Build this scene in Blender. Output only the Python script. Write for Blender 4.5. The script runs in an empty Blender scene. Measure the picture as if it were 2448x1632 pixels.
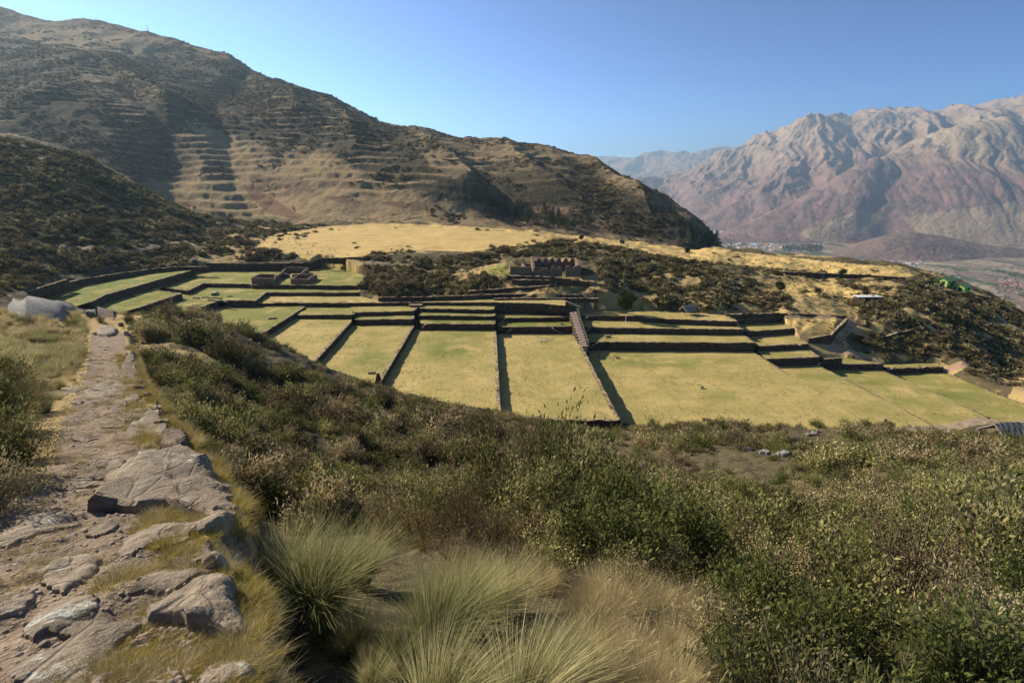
import bpy, bmesh, math, random
import numpy as np
from mathutils import Vector, Matrix
R = math.radians
S = bpy.context.scene
C = S.collection
rnd = random.Random(7)
rng = np.random.default_rng(11)

# ---------------------------------------------------------------- camera, sky, sun
CAMZ = 40.0
HAZE = 7.5e-5
PIT = R(16.86)
cd = bpy.data.cameras.new('camera'); cam = bpy.data.objects.new('camera', cd); C.objects.link(cam)
cd.lens = 18.0; cd.sensor_width = 36.0; cd.clip_start = 0.1; cd.clip_end = 90000
cam.location = (0, 0, CAMZ); cam.rotation_euler = (R(90) - PIT, 0, 0)
S.camera = cam
SUN_AZ, SUN_EL = R(-60), R(31)          # azimuth measured from +Y towards +X
W = bpy.data.worlds.new('World'); S.world = W; W.use_nodes = True
nt = W.node_tree; nt.nodes.clear()
sky = nt.nodes.new('ShaderNodeTexSky'); sky.sky_type = 'NISHITA'; sky.sun_disc = False
sky.sun_elevation = SUN_EL; sky.sun_rotation = SUN_AZ; sky.altitude = 3300; sky.air_density = 1.0; sky.dust_density = .9; sky.ozone_density = 3.0
bg = nt.nodes.new('ShaderNodeBackground'); bg.inputs[1].default_value = 1.0
wo = nt.nodes.new('ShaderNodeOutputWorld')
sm = nt.nodes.new('ShaderNodeVectorMath'); sm.operation = 'SCALE'; sm.inputs['Scale'].default_value = .137
gm = nt.nodes.new('ShaderNodeGamma'); gm.inputs[1].default_value = 2.05
nt.links.new(sky.outputs[0], sm.inputs[0]); nt.links.new(sm.outputs[0], gm.inputs[0]); tn = nt.nodes.new('ShaderNodeVectorMath'); tn.operation = 'MULTIPLY'; tn.inputs[1].default_value = (.76, 1.02, .97)
nt.links.new(gm.outputs[0], tn.inputs[0]); nt.links.new(tn.outputs[0], bg.inputs[0]); nt.links.new(bg.outputs[0], wo.inputs[0])
sl = bpy.data.lights.new('sun', 'SUN'); sl.energy = 5.0; sl.angle = R(0.5); sl.color = (1.0, 0.90, 0.74)
so = bpy.data.objects.new('sun', sl); C.objects.link(so)
sund = Vector((math.sin(SUN_AZ) * math.cos(SUN_EL), math.cos(SUN_AZ) * math.cos(SUN_EL), math.sin(SUN_EL)))
so.rotation_euler = sund.to_track_quat('Z', 'Y').to_euler(); so.location = (-60, 60, 120)
S.view_settings.view_transform = 'Standard'; S.view_settings.look = 'None'
S.view_settings.exposure = 1.0; S.view_settings.gamma = 1.0; S.view_settings.use_curve_mapping = False
S.render.engine = 'CYCLES'
cy = S.cycles; cy.use_denoising = True; cy.max_bounces = 4; cy.diffuse_bounces = 2; cy.glossy_bounces = 1
cy.transmission_bounces = 2; cy.volume_bounces = 0; cy.transparent_max_bounces = 4; cy.caustics_reflective = False
try: cy.denoiser = 'OPENIMAGEDENOISE'
except Exception: pass

# ---------------------------------------------------------------- photogrammetry helpers (photo pixels 2448x1632)
F = 1224.0
cp, sp = math.cos(PIT), math.sin(PIT)
def st(u, v):
    a = (u - 1224) / F; b = (816 - v) / F
    d = cp + b * sp
    return a / d, (b * cp - sp) / d             # x/y and (z-CAMZ)/y
def X(u, v, z):                                 # pixel on the level z -> (x, y)
    s, t = st(u, v); y = (z - CAMZ) / t
    return (s * y, y)
def PY(u, v, y):                                # pixel at forward distance y -> (x, y, z)
    s, t = st(u, v); return (s * y, y, CAMZ + t * y)
def proj(x, y, z):
    h = z - CAMZ
    d = y * cp - h * sp
    return 1224 + F * x / d, 816 - F * (h * cp + y * sp) / d

# ---------------------------------------------------------------- numpy noise
def _h(i, j, seed):
    n = (i * 374761393 + j * 668265263 + seed * 974711) & 0xffffffff
    n = ((n ^ (n >> 13)) * 1274126177) & 0xffffffff
    n = n ^ (n >> 16)
    return n
def perlin(x, y, seed=0):
    x = np.asarray(x, float); y = np.asarray(y, float)
    xi = np.floor(x).astype(np.int64); yi = np.floor(y).astype(np.int64)
    xf = x - xi; yf = y - yi
    u = xf * xf * xf * (xf * (xf * 6 - 15) + 10); v = yf * yf * yf * (yf * (yf * 6 - 15) + 10)
    def g(di, dj):
        a = (_h(xi + di, yi + dj, seed) % 4096) * (2 * math.pi / 4096)
        return np.cos(a) * (xf - di) + np.sin(a) * (yf - dj)
    n00, n10, n01, n11 = g(0, 0), g(1, 0), g(0, 1), g(1, 1)
    return ((n00 * (1 - u) + n10 * u) * (1 - v) + (n01 * (1 - u) + n11 * u) * v) * 1.5
def fbm(x, y, oct=4, seed=0, gain=0.5, lac=2.03):
    r = 0; a = 1; 
    for k in range(oct):
        r = r + a * perlin(x, y, seed + k * 17); x = x * lac + 3.1; y = y * lac + 1.7; a *= gain
    return r
def ridged(x, y, oct=4, seed=0, gain=0.5):
    r = 0; a = 1
    for k in range(oct):
        r = r + a * (1 - 2 * np.abs(perlin(x, y, seed + k * 13))); x = x * 2.1 + 5.2; y = y * 2.1 + 9.1; a *= gain
    return r
def smooth(a, b, x):
    t = np.clip((x - a) / (b - a), 0, 1); return t * t * (3 - 2 * t)
def inpoly(px, py, poly):
    r = np.zeros(np.shape(px), bool); n = len(poly); j = n - 1
    for i in range(n):
        xi, yi = poly[i]; xj, yj = poly[j]
        if yi != yj:
            c = ((yi > py) != (yj > py)) & (px < (xj - xi) * (py - yi) / (yj - yi) + xi)
            r ^= c
        j = i
    return r
def distline(px, py, pl):
    d = np.full(np.shape(px), 1e9)
    for (x0, y0), (x1, y1) in zip(pl[:-1], pl[1:]):
        dx, dy = x1 - x0, y1 - y0; L = dx * dx + dy * dy + 1e-9
        t = np.clip(((px - x0) * dx + (py - y0) * dy) / L, 0, 1)
        d = np.minimum(d, np.hypot(px - x0 - t * dx, py - y0 - t * dy))
    return d

# ---------------------------------------------------------------- object helpers
def tag(o, label=None, cat=None, group=None, kind=None):
    if label: o['label'] = label
    if cat: o['category'] = cat
    if group: o['group'] = group
    if kind: o['kind'] = kind
    return o
def mesh_np(name, verts, faces, mat=None, smooth_=False, parent=None, attrs=None, fattr=None, quads=True):
    """verts (n,3) faces (m,k) arrays"""
    me = bpy.data.meshes.new(name)
    verts = np.asarray(verts, np.float32); faces = np.asarray(faces, np.int32)
    k = faces.shape[1]
    me.vertices.add(len(verts)); me.vertices.foreach_set('co', verts.ravel())
    me.loops.add(faces.size); me.loops.foreach_set('vertex_index', faces.ravel())
    me.polygons.add(len(faces)); me.polygons.foreach_set('loop_start', np.arange(0, faces.size, k, dtype=np.int32))
    me.polygons.foreach_set('loop_total', np.full(len(faces), k, np.int32))
    if smooth_: me.polygons.foreach_set('use_smooth', np.ones(len(faces), bool))
    me.update(calc_edges=True)
    if attrs:
        for an, av in attrs.items():
            a = me.attributes.new(an, 'FLOAT', 'POINT'); a.data.foreach_set('value', np.asarray(av, np.float32).ravel())
    if mat: me.materials.append(mat)
    o = bpy.data.objects.new(name, me)
    C.objects.link(o)
    if parent: o.parent = parent
    return o
def mesh_py(name, verts, faces, mat=None, parent=None, smooth_=False):
    me = bpy.data.meshes.new(name); me.from_pydata([tuple(v) for v in verts], [], [tuple(f) for f in faces]); me.update()
    if smooth_:
        for p in me.polygons: p.use_smooth = True
    if mat: me.materials.append(mat)
    o = bpy.data.objects.new(name, me); C.objects.link(o)
    if parent: o.parent = parent
    return o
def empty(name, loc, rz=0):
    o = bpy.data.objects.new(name, None); C.objects.link(o); o.location = loc; o.rotation_euler = (0, 0, rz); o.empty_display_size = .3
    return o
class MB:
    def __init__(s): s.v = []; s.f = []
    def box(s, c, sz, rz=0, taper=1.0, jit=0, rx=0):
        b = len(s.v); m = Matrix.Rotation(rz, 3, 'Z') @ Matrix.Rotation(rx, 3, 'X')
        for k, (i, j, l) in enumerate([(-1,-1,-1),(1,-1,-1),(1,1,-1),(-1,1,-1),(-1,-1,1),(1,-1,1),(1,1,1),(-1,1,1)]):
            t = taper if l > 0 else 1
            p = m @ Vector((i*sz[0]/2*t, j*sz[1]/2*t, l*sz[2]/2))
            s.v.append((c[0]+p.x+rnd.uniform(-jit,jit), c[1]+p.y+rnd.uniform(-jit,jit), c[2]+p.z+rnd.uniform(-jit,jit)))
        for q in [(0,3,2,1),(4,5,6,7),(0,1,5,4),(1,2,6,5),(2,3,7,6),(3,0,4,7)]: s.f.append(tuple(b+i for i in q))
    def tube(s, p0, p1, r0, r1, n=6):
        p0, p1 = Vector(p0), Vector(p1); d = (p1-p0)
        if d.length < 1e-6: return
        d.normalize(); a = d.orthogonal().normalized(); c = d.cross(a); b = len(s.v)
        for p, r in ((p0, r0), (p1, r1)):
            for k in range(n):
                th = 2*math.pi*k/n; s.v.append(tuple(p + a*math.cos(th)*r + c*math.sin(th)*r))
        for k in range(n):
            s.f.append((b+k, b+(k+1)%n, b+n+(k+1)%n, b+n+k))
        s.f.append(tuple(b+n+k for k in range(n))); s.f.append(tuple(b+n-1-k for k in range(n)))
    def build(s, name, mat, parent=None, smooth_=False): return mesh_py(name, s.v, s.f, mat, parent, smooth_)

# ---------------------------------------------------------------- materials
class NT:
    def __init__(s, name):
        s.m = bpy.data.materials.new(name); s.m.use_nodes = True; s.t = s.m.node_tree; s.t.nodes.clear()
        s.out = s.t.nodes.new('ShaderNodeOutputMaterial')
    def n(s, ty, **kw):
        x = s.t.nodes.new(ty)
        for k, v in kw.items(): setattr(x, k, v)
        return x
    def l(s, a, b): s.t.links.new(a, b)
    def setin(s, sock, v):
        if hasattr(v, 'links') or isinstance(v, bpy.types.NodeSocket): s.l(v, sock)
        else: sock.default_value = v
    def pos(s): return s.n('ShaderNodeNewGeometry').outputs['Position']
    def noise(s, scale, detail=4, rough=.55, vec=None, dist=0, off=(0,0,0), stretch=(1,1,1)):
        mp = s.n('ShaderNodeMapping'); s.l(vec if vec is not None else s.pos(), mp.inputs[0])
        mp.inputs['Location'].default_value = off; mp.inputs['Scale'].default_value = stretch
        x = s.n('ShaderNodeTexNoise'); s.l(mp.outputs[0], x.inputs['Vector'])
        x.inputs['Scale'].default_value = scale; x.inputs['Detail'].default_value = detail
        x.inputs['Roughness'].default_value = rough; x.inputs['Distortion'].default_value = dist
        return x.outputs[0]
    def voro(s, scale, feature='F1', vec=None, stretch=(1,1,1), out=0, rand=1):
        mp = s.n('ShaderNodeMapping'); s.l(vec if vec is not None else s.pos(), mp.inputs[0]); mp.inputs['Scale'].default_value = stretch
        x = s.n('ShaderNodeTexVoronoi', feature=feature); s.l(mp.outputs[0], x.inputs['Vector']); x.inputs['Scale'].default_value = scale
        x.inputs['Randomness'].default_value = rand
        return x.outputs[out]
    def ramp(s, fac, a, b, lo=0., hi=1.):
        x = s.n('ShaderNodeMapRange'); x.interpolation_type = 'SMOOTHSTEP'; s.setin(x.inputs[0], fac)
        for i, v in ((1, a), (2, b), (3, lo), (4, hi)): x.inputs[i].default_value = v
        return x.outputs[0]
    def mix(s, fac, a, b):
        x = s.n('ShaderNodeMix', data_type='RGBA'); s.setin(x.inputs[0], fac)
        for i, v in ((6, a), (7, b)):
            if isinstance(v, (tuple, list)): x.inputs[i].default_value = (*v[:3], 1)
            else: s.l(v, x.inputs[i])
        return x.outputs[2]
    def math(s, op, a, b=0.):
        x = s.n('ShaderNodeMath', operation=op); s.setin(x.inputs[0], a); s.setin(x.inputs[1], b); return x.outputs[0]
    def attr(s, name): return s.n('ShaderNodeAttribute', attribute_name=name).outputs['Fac']
    def rand(s): return s.n('ShaderNodeObjectInfo').outputs['Random']
    def bump(s, h, strength=.5, dist=.1):
        x = s.n('ShaderNodeBump'); s.l(h, x.inputs['Height']); x.inputs['Strength'].default_value = strength; x.inputs['Distance'].default_value = dist
        return x.outputs[0]
    def diffuse(s, col, nrm=None, rough=.9, spec=.15):
        x = s.n('ShaderNodeBsdfPrincipled'); s.setin(x.inputs['Base Color'], (*col[:3], 1) if isinstance(col, tuple) else col)
        x.inputs['Roughness'].default_value = rough; x.inputs['Specular IOR Level'].default_value = spec
        if nrm is not None: s.l(nrm, x.inputs['Normal'])
        s.l(x.outputs[0], s.out.inputs[0]); return s.m
    def leafy(s, col, tr=.35, trcol=None):
        d = s.n('ShaderNodeBsdfDiffuse'); t = s.n('ShaderNodeBsdfTranslucent'); m = s.n('ShaderNodeMixShader')
        s.setin(d.inputs[0], col); s.setin(t.inputs[0], col if trcol is None else trcol); m.inputs[0].default_value = tr
        s.l(d.outputs[0], m.inputs[1]); s.l(t.outputs[0], m.inputs[2]); s.l(m.outputs[0], s.out.inputs[0]); return s.m

def m_ground():
    n = NT('dry_hillside')
    big = n.noise(.06, 5); mid = n.noise(.5, 5); fine = n.noise(7, 4); vf = n.noise(45, 3)
    straw = n.mix(n.ramp(mid, .35, .65), (.36, .25, .10), (.24, .17, .08))
    straw = n.mix(n.ramp(fine, .3, .7), straw, (.44, .32, .14))
    litter = n.mix(n.ramp(fine, .35, .65), (.055, .045, .025), (.12, .095, .05))
    litter = n.mix(n.ramp(vf, .5, .75), litter, (.20, .16, .08))
    soil = n.mix(n.ramp(n.noise(2.5, 6), .3, .7), (.175, .13, .088), (.29, .22, .15))
    soil = n.mix(n.ramp(vf, .55, .8), soil, (.40, .31, .21))
    gold = n.mix(n.ramp(n.noise(.12, 6, stretch=(1, 2.5, 1)), .35, .65), (.56, .39, .15), (.44, .31, .12))
    gold = n.mix(n.ramp(n.noise(1.6, 5), .55, .8), gold, (.36, .29, .10))
    edge = n.math('MULTIPLY', n.math('SUBTRACT', mid, .5), .9)
    c = n.mix(n.ramp(n.math('ADD', n.attr('scrub'), edge), .3, .6), straw, litter)
    c = n.mix(n.ramp(n.math('ADD', n.attr('gold'), edge), .4, .6), c, gold)
    green = n.mix(n.ramp(mid, .3, .7), (.20, .21, .05), (.34, .28, .09))
    c = n.mix(n.ramp(n.math('ADD', n.attr('green'), edge), .3, .7), c, green)
    c = n.mix(n.ramp(n.math('ADD', n.attr('soil'), n.math('MULTIPLY', edge, .7)), .4, .6), c, soil)
    red = n.mix(n.ramp(fine, .3, .7), (.30, .17, .11), (.40, .26, .18))
    c = n.mix(n.ramp(n.attr('red'), .3, .6), c, red)
    h = n.math('ADD', n.math('MULTIPLY', fine, .6), n.math('MULTIPLY', vf, .25))
    return n.diffuse(c, n.bump(h, .8, .12), .95, .1)
def m_mountain():
    n = NT('mountain_slope')
    a = n.noise(.012, 6); b = n.noise(.05, 7, .62, stretch=(1, 1, 3)); c_ = n.noise(.22, 5, .65); d = n.noise(.9, 4, .7)
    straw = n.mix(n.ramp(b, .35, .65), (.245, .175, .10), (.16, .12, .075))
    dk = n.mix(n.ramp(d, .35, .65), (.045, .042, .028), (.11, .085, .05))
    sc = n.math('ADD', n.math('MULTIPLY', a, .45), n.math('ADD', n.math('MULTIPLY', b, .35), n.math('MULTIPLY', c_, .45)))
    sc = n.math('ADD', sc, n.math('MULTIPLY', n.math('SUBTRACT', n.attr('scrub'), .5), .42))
    c = n.mix(n.ramp(sc, .54, .66), straw, dk)  # dark scrub colour also carries the painted shade of the slopes
    gold = n.mix(n.ramp(n.noise(.09, 5), .35, .65), (.31, .225, .12), (.22, .165, .09))
    gs = n.math('ADD', n.attr('gold'), n.math('MULTIPLY', n.math('SUBTRACT', c_, .5), 1.1))
    c = n.mix(n.ramp(gs, .4, .6), c, gold)
    br = n.mix(n.ramp(d, .3, .7), (.13, .075, .05), (.18, .11, .075))
    c = n.mix(n.math('MULTIPLY', n.attr('lit_ledge'), n.ramp(c_, .35, .6)), c, (.33, .235, .125))  # straw on terrace treads, painted pale so they read as sunlit lines
    c = n.mix(n.ramp(n.attr('plough'), .4, .6), c, br)
    red = n.mix(n.ramp(c_, .3, .7), (.24, .13, .09), (.30, .18, .12))
    c = n.mix(n.ramp(n.math('ADD', n.attr('red'), n.math('MULTIPLY', n.math('SUBTRACT', c_, .5), 1.)), .4, .7), c, red)
    h = n.math('ADD', n.math('MULTIPLY', c_, 1.0), n.math('MULTIPLY', d, .5))
    return n.diffuse(c, n.bump(h, .9, 2.2), 1, .05)
def m_range():
    n = NT('far_mountain')
    a = n.noise(.0007, 7, .6); b = n.noise(.004, 7, .65, stretch=(1, 1, 2)); c_ = n.noise(.02, 5, .65)
    tan = n.mix(n.ramp(b, .35, .65), (.38, .27, .17), (.27, .19, .13))
    red = n.mix(n.ramp(b, .35, .65), (.25, .15, .12), (.175, .115, .095))
    z = n.n('ShaderNodeSeparateXYZ'); n.l(n.pos(), z.inputs[0])
    zz = n.math('ADD', n.math('MULTIPLY', z.outputs[2], .0011), n.math('MULTIPLY', n.math('SUBTRACT', a, .5), 1.6))
    c = n.mix(n.ramp(zz, .0, .75), red, tan)
    c = n.mix(n.ramp(n.math('ADD', n.math('MULTIPLY', b, .5), n.math('MULTIPLY', c_, .5)), .5, .62), c, n.mix(.5, c, (.10, .085, .06)))
    c = n.mix(n.ramp(n.attr('gold'), .3, .7), c, n.mix(.55, c, (.38, .29, .17)))
    c = n.mix(n.ramp(n.attr('scrub'), .3, .7), c, n.mix(n.ramp(c_, .35, .6), (.17, .125, .09), (.10, .085, .06)))
    return n.diffuse(c, n.bump(n.math('ADD', b, n.math('MULTIPLY', c_, .35)), 1.0, 40), 1, .0)
def m_valley():
    n = NT('valley_fields')
    cell = n.n('ShaderNodeSeparateColor'); n.l(n.voro(.012, stretch=(1, .45, 1), out=1), cell.inputs[0])
    r = cell.outputs[0]; g = cell.outputs[1]
    c = n.mix(n.ramp(r, .1, .9), (.20, .14, .11), (.33, .25, .16))
    c = n.mix(n.ramp(g, .72, .80), c, (.09, .10, .05))
    c = n.mix(n.ramp(n.noise(.03, 5), .55, .62), c, (.10, .10, .06))
    c = n.mix(n.ramp(n.noise(.02, 6), .60, .66), c, (.42, .38, .34))
    return n.diffuse(c, None, 1, 0)
def m_field():
    n = NT('terrace_grass')
    a = n.noise(.075, 5, .6, stretch=(1, 1.4, 1), off=(4, 7, 0)); b = n.noise(.5, 5, .6); f = n.noise(5, 4, .7, stretch=(1.6, .6, 1)); vf = n.noise(22, 3, .7, stretch=(1.5, .6, 1))
    c = n.mix(n.ramp(a, .42, .58), (.30, .255, .068), (.51, .37, .135))
    c = n.mix(n.ramp(b, .50, .68), c, (.22, .20, .055)); c = n.mix(n.math('MULTIPLY', n.ramp(n.noise(1.7, 4, .65, off=(9, 2, 0)), .48, .66), .42), c, (.20, .175, .06)); c = n.mix(n.math('MULTIPLY', n.ramp(n.noise(.23, 6, .65, dist=.6), .5, .62), .55), c, (.50, .35, .14))
    c = n.mix(n.math('MULTIPLY', n.ramp(f, .42, .62), .62), c, (.58, .43, .19)); c = n.mix(n.math('MULTIPLY', n.ramp(n.noise(2.6, 4, .7, off=(1, 5, 0)), .50, .62), .38), c, (.17, .15, .055)); c = n.mix(n.math('MULTIPLY', n.ramp(n.noise(.9, 3, .6, stretch=(2.6, .22, 1)), .5, .6), .22), c, (.60, .45, .22))
    c = n.mix(n.math('MULTIPLY', n.attr('lush'), n.ramp(n.noise(.18, 5), .30, .55)), c, n.mix(n.ramp(f, .35, .7), (.12, .155, .03), (.20, .215, .05)))
    c = n.mix(n.math('MULTIPLY', n.ramp(vf, .45, .7), .5), c, (.19, .16, .055)); c = n.mix(n.math('MULTIPLY', n.ramp(n.noise(1.3, 5, .7, stretch=(.35, 1.6, 1), dist=.4), .55, .68), .3), c, (.30, .23, .10))
    return n.diffuse(c, n.bump(n.math('ADD', f, vf), .6, .06), .95, .1)
def m_wall():
    n = NT('dark_masonry')
    st_ = (1, 1, 1.9)
    v = n.voro(2.0, stretch=st_); e = n.voro(2.0, 'DISTANCE_TO_EDGE', stretch=st_)
    cell = n.n('ShaderNodeSeparateColor'); n.l(n.voro(2.0, stretch=st_, out=1), cell.inputs[0])
    c = n.mix(cell.outputs[0], (.05, .034, .024), (.15, .105, .075))
    c = n.mix(n.ramp(n.noise(.7, 5), .45, .7), c, (.11, .09, .055))
    c = n.mix(n.ramp(e, .02, .07, 1, 0), c, (.03, .022, .016))
    nz = n.n('ShaderNodeSeparateXYZ'); n.l(n.n('ShaderNodeNewGeometry').outputs['Normal'], nz.inputs[0])
    c = n.mix(n.math('MULTIPLY', n.ramp(nz.outputs[2], .6, .9), n.ramp(n.noise(1.3, 4), .3, .6)), c, (.42, .32, .19))
    return n.diffuse(c, n.bump(n.math('ADD', n.ramp(e, 0, .15), n.math('MULTIPLY', n.noise(9, 4), .5)), .9, .12), .95, .1)
def m_rock(name, c1, c2, lichen=True, sc=1.):
    n = NT(name)
    a = n.noise(1.5*sc, 7, .65); b = n.noise(9*sc, 6, .7); c_ = n.noise(50*sc, 4, .7)
    c = n.mix(n.ramp(a, .3, .7), c1, c2)
    c = n.mix(n.math('MULTIPLY', n.ramp(b, .5, .7), .6), c, tuple(x*.5 for x in c1))
    if lichen:
        lv = n.math('MULTIPLY', n.ramp(n.noise(3*sc, 5, .6, off=(3, 3, 3)), .58, .66), n.ramp(c_, .42, .55))
        c = n.mix(lv, c, (.46, .46, .38))
    st2 = n.voro(3*sc, 'DISTANCE_TO_EDGE', stretch=(1, .6, 2))
    h = n.math('ADD', n.math('ADD', a, n.math('MULTIPLY', b, .45)), n.math('ADD', n.math('MULTIPLY', c_, .12), n.math('MULTIPLY', n.ramp(st2, 0, .05), .12)))
    return n.diffuse(c, n.bump(h, 1.0, .09/sc), .85, .25)
def m_leaf(name, cols, tr=.35, rand=.75):
    """cols: three colours mixed by leaf tint and object random"""
    n = NT(name)
    t = n.attr('tint'); r = n.rand()
    c = n.mix(n.ramp(t, .15, .85), cols[0], cols[1])
    c = n.mix(n.math('MULTIPLY', n.ramp(n.math('ADD', t, n.math('MULTIPLY', r, .5)), .75, 1.35), 1.0), c, cols[2])
    hs = n.n('ShaderNodeHueSaturation'); n.l(c, hs.inputs['Color'])
    n.l(n.ramp(r, 0, 1, 1-rand*.5, 1+rand*.5), hs.inputs['Value']); hs.inputs['Saturation'].default_value = 1
    return n.leafy(hs.outputs[0], tr)
def m_simple(name, col, var=.25, scale=3, rough=.85, bumpd=0.02):
    n = NT(name); a = n.noise(scale, 5, .65)
    c = n.mix(n.ramp(a, .3, .7), tuple(x*(1-var) for x in col), tuple(min(1, x*(1+var)) for x in col))
    return n.diffuse(c, n.bump(a, .5, bumpd), rough, .2)
def m_thatch():
    n = NT('weathered_thatch'); a = n.noise(3, 6, .7, stretch=(9, 9, 1)); b = n.noise(1.1, 4)
    c = n.mix(n.ramp(a, .35, .65), (.13, .115, .10), (.34, .30, .26)); c = n.mix(n.ramp(b, .5, .7), c, (.20, .16, .11))
    return n.diffuse(c, n.bump(a, 1, .08), .95, .1)

M = dict(ground=m_ground(), mountain=m_mountain(), range=m_range(), valley=m_valley(), field=m_field(), wall=m_wall(), thatch=m_thatch(),
    rock=m_rock('grey_brown_rock', (.155, .118, .08), (.31, .24, .165)),
    boulder=m_rock('pale_granite', (.11, .105, .095), (.27, .255, .225), True, 2.4),
    shade_rock=m_rock('dark_rock', (.10, .07, .045), (.19, .13, .08), False),  # browner, darker stone tone without lichen
    red_wall=m_simple('red_adobe', (.18, .12, .085), .35, 4, .95, .05),
    shrub=m_leaf('shrub_leaves', ((.10, .105, .036), (.235, .22, .078), (.42, .36, .16)), .25),
    treeleaf=m_leaf('tree_leaves', ((.02, .034, .009), (.042, .064, .017), (.08, .10, .03)), .2, .2),
    lush=m_leaf('lush_leaves', ((.085, .10, .028), (.165, .18, .055), (.27, .26, .10)), .4, .3),
    olive=m_leaf('olive_leaves', ((.12, .105, .052), (.265, .225, .11), (.44, .36, .19)), .22),
    dry=m_leaf('dry_twigs', ((.16, .12, .065), (.28, .22, .12), (.44, .36, .21)), .2),
    brown=m_leaf('brown_seed_heads', ((.14, .10, .055), (.26, .19, .10), (.42, .32, .18)), .2),
    stem=m_simple('woody_stem', (.13, .10, .07), .3, 8),
    far=m_leaf('far_scrub', ((.085, .07, .036), (.165, .125, .066), (.30, .22, .12)), .2, .9),
    ichu=m_leaf('ichu_blades', ((.17, .19, .07), (.35, .33, .14), (.58, .49, .26)), .35, .25),
    straw=m_leaf('straw_blades', ((.30, .235, .11), (.45, .36, .18), (.58, .48, .28)), .35, .25),
    moss=m_leaf('yellow_turf', ((.30, .23, .05), (.46, .34, .09), (.30, .29, .06)), .3, .4),
    euc=m_leaf('eucalyptus_leaves', ((.03, .045, .025), (.06, .08, .045), (.09, .11, .06)), .2, .5),
    wood=m_simple('grey_wood', (.30, .25, .19), .3, 12), step=m_simple('pinkish_step_stone', (.46, .33, .26), .2, 3),
    lime=m_simple('lime_painted_wall', (.36, .49, .13), .06, 1), limeroof=m_simple('green_sheet_roof', (.12, .18, .075), .12, 2, .6),
    dark=m_simple('dark_opening', (.03, .035, .02), .1), white=m_simple('white_paint', (.72, .72, .70), .1), tin=m_simple('pale_sheet_metal', (.62, .60, .58), .12, 2, .5),
    blue=m_simple('blue_plastic', (.10, .16, .34), .1), skin=m_simple('skin', (.36, .22, .15), .1), cloth=m_simple('dark_cloth', (.05, .05, .07), .2),
    cloth2=m_simple('pale_cloth', (.55, .53, .5), .15), tile=m_simple('clay_roof', (.38, .17, .11), .25, .2), adobe=m_simple('town_wall', (.42, .32, .25), .3, .1),
    redroof=m_simple('red_roof', (.55, .14, .10), .1, .1), blueroof=m_simple('blue_roof', (.16, .26, .45), .1, .1), pebble=m_simple('pebble', (.26, .20, .16), .35, 6),
    flower=m_simple('white_flower', (.75, .75, .72), .1))

# ---------------------------------------------------------------- local terrain: surveyed points -> smooth height field
K = []                                           # (s, ln y, t)
def cp_(u, v, y, dz=0):
    s, t = st(u, v); K.append((s, math.log(y), t + dz / y))
def cw(s, y, drop): K.append((s, math.log(y), -drop / y))
# near slope right of the path: profile measured below the eye
prof = [(.45, 2.5), (1.1, 2.75), (2, 3.0), (3, 3.3), (4.2, 4.15), (6, 5.6), (9, 8.0), (12, 10.0), (18, 13.4), (25, 16.9), (36, 21.6), (50, 28.2), (64, 33.9)]
for y, d in prof:
    for s in (-.25, .15, .55, .95, 1.35):
        k = 1 + .0 * s
        if s == -.25: d2 = d * (.97 if y < 9 else .93 if y < 30 else .9)
        elif s > .9 and y > 20: d2 = d * (1 - .03 * (y > 40))
        else: d2 = d
        if s > .5 and y >= 50: continue
        if s < .2 and y > 40: continue
        cw(s, y, d2)
# along the path ridge (path itself is stamped later)
for y, d in [(.5, 1.62), (1.36, 1.75), (3.2, 2.6), (5.6, 3.6), (9.3, 4.75), (18.9, 7.4), (28, 9.8), (43, 12.9)]:
    cw(-.80 - .02 * (y < 10), y, d + (.7 if y < 12 else .3))
    cw(-1.12 - (.15 if y < 3 else 0), y, d - min(.12 * y, .9) - .0)
    cw(-1.45, y, d - min(.30 * y, 3.5))
    cw(-.52, y, np.interp(y, [.5, 1.36, 2, 3.2, 5.6, 9.3, 18.9, 28, 43], [2.35, 2.55, 2.75, 3.15, 4.9, 7.3, 11.2, 13.8, 17.5]))
for u, v, y, z in [(70, 742, 50, 0), (240, 745, 58, 0), (380, 752, 60, 0), (30, 735, 75, -1)]: cp_(u, v, y, z)
# crest of the scrub slope and the ground behind it
for u, v, y in [(450, 752, 62), (540, 785, 62), (620, 822, 63), (690, 848, 64), (755, 884, 66), (850, 925, 68), (900, 946, 70), (1000, 968, 74), (1100, 985, 79), (1190, 995, 83), (1330, 1010, 81), (1450, 1022, 80)]:
    cp_(u, v, y)
    s, t = st(u, v)
    if u < 1150: K.append((s, math.log(y * 1.12), t - .075)); K.append((s, math.log(y * 1.3), t - .12))
for u, v, y in [(1600, 1024, 78), (1750, 1022, 78), (1900, 1022, 78), (2069, 1016, 80), (2200, 1016, 83), (2300, 1008, 88), (2448, 1002, 90), (2380, 1056, 66), (2240, 1045, 70), (2100, 1040, 71)]: cp_(u, v, y)
# under the terraces (kept below the fields)
for u, v, y in [(1600, 900, 104), (1300, 900, 104), (1080, 900, 104), (930, 850, 110), (800, 800, 120), (650, 765, 122), (1900, 930, 104), (2100, 940, 103), (2250, 935, 106),
                (520, 770, 125), (420, 740, 125), (330, 710, 128), (700, 715, 140), (600, 660, 165), (450, 665, 155), (250, 700, 135)]: cp_(u, v, y, -5)
# left side beyond the boulder
for u, v, y in [(20, 700, 108), (40, 668, 122), (110, 655, 135), (0, 640, 128), (150, 636, 152), (260, 632, 163), (360, 622, 180), (480, 612, 192), (600, 618, 190), (720, 618, 188)]: cp_(u, v, y)
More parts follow.
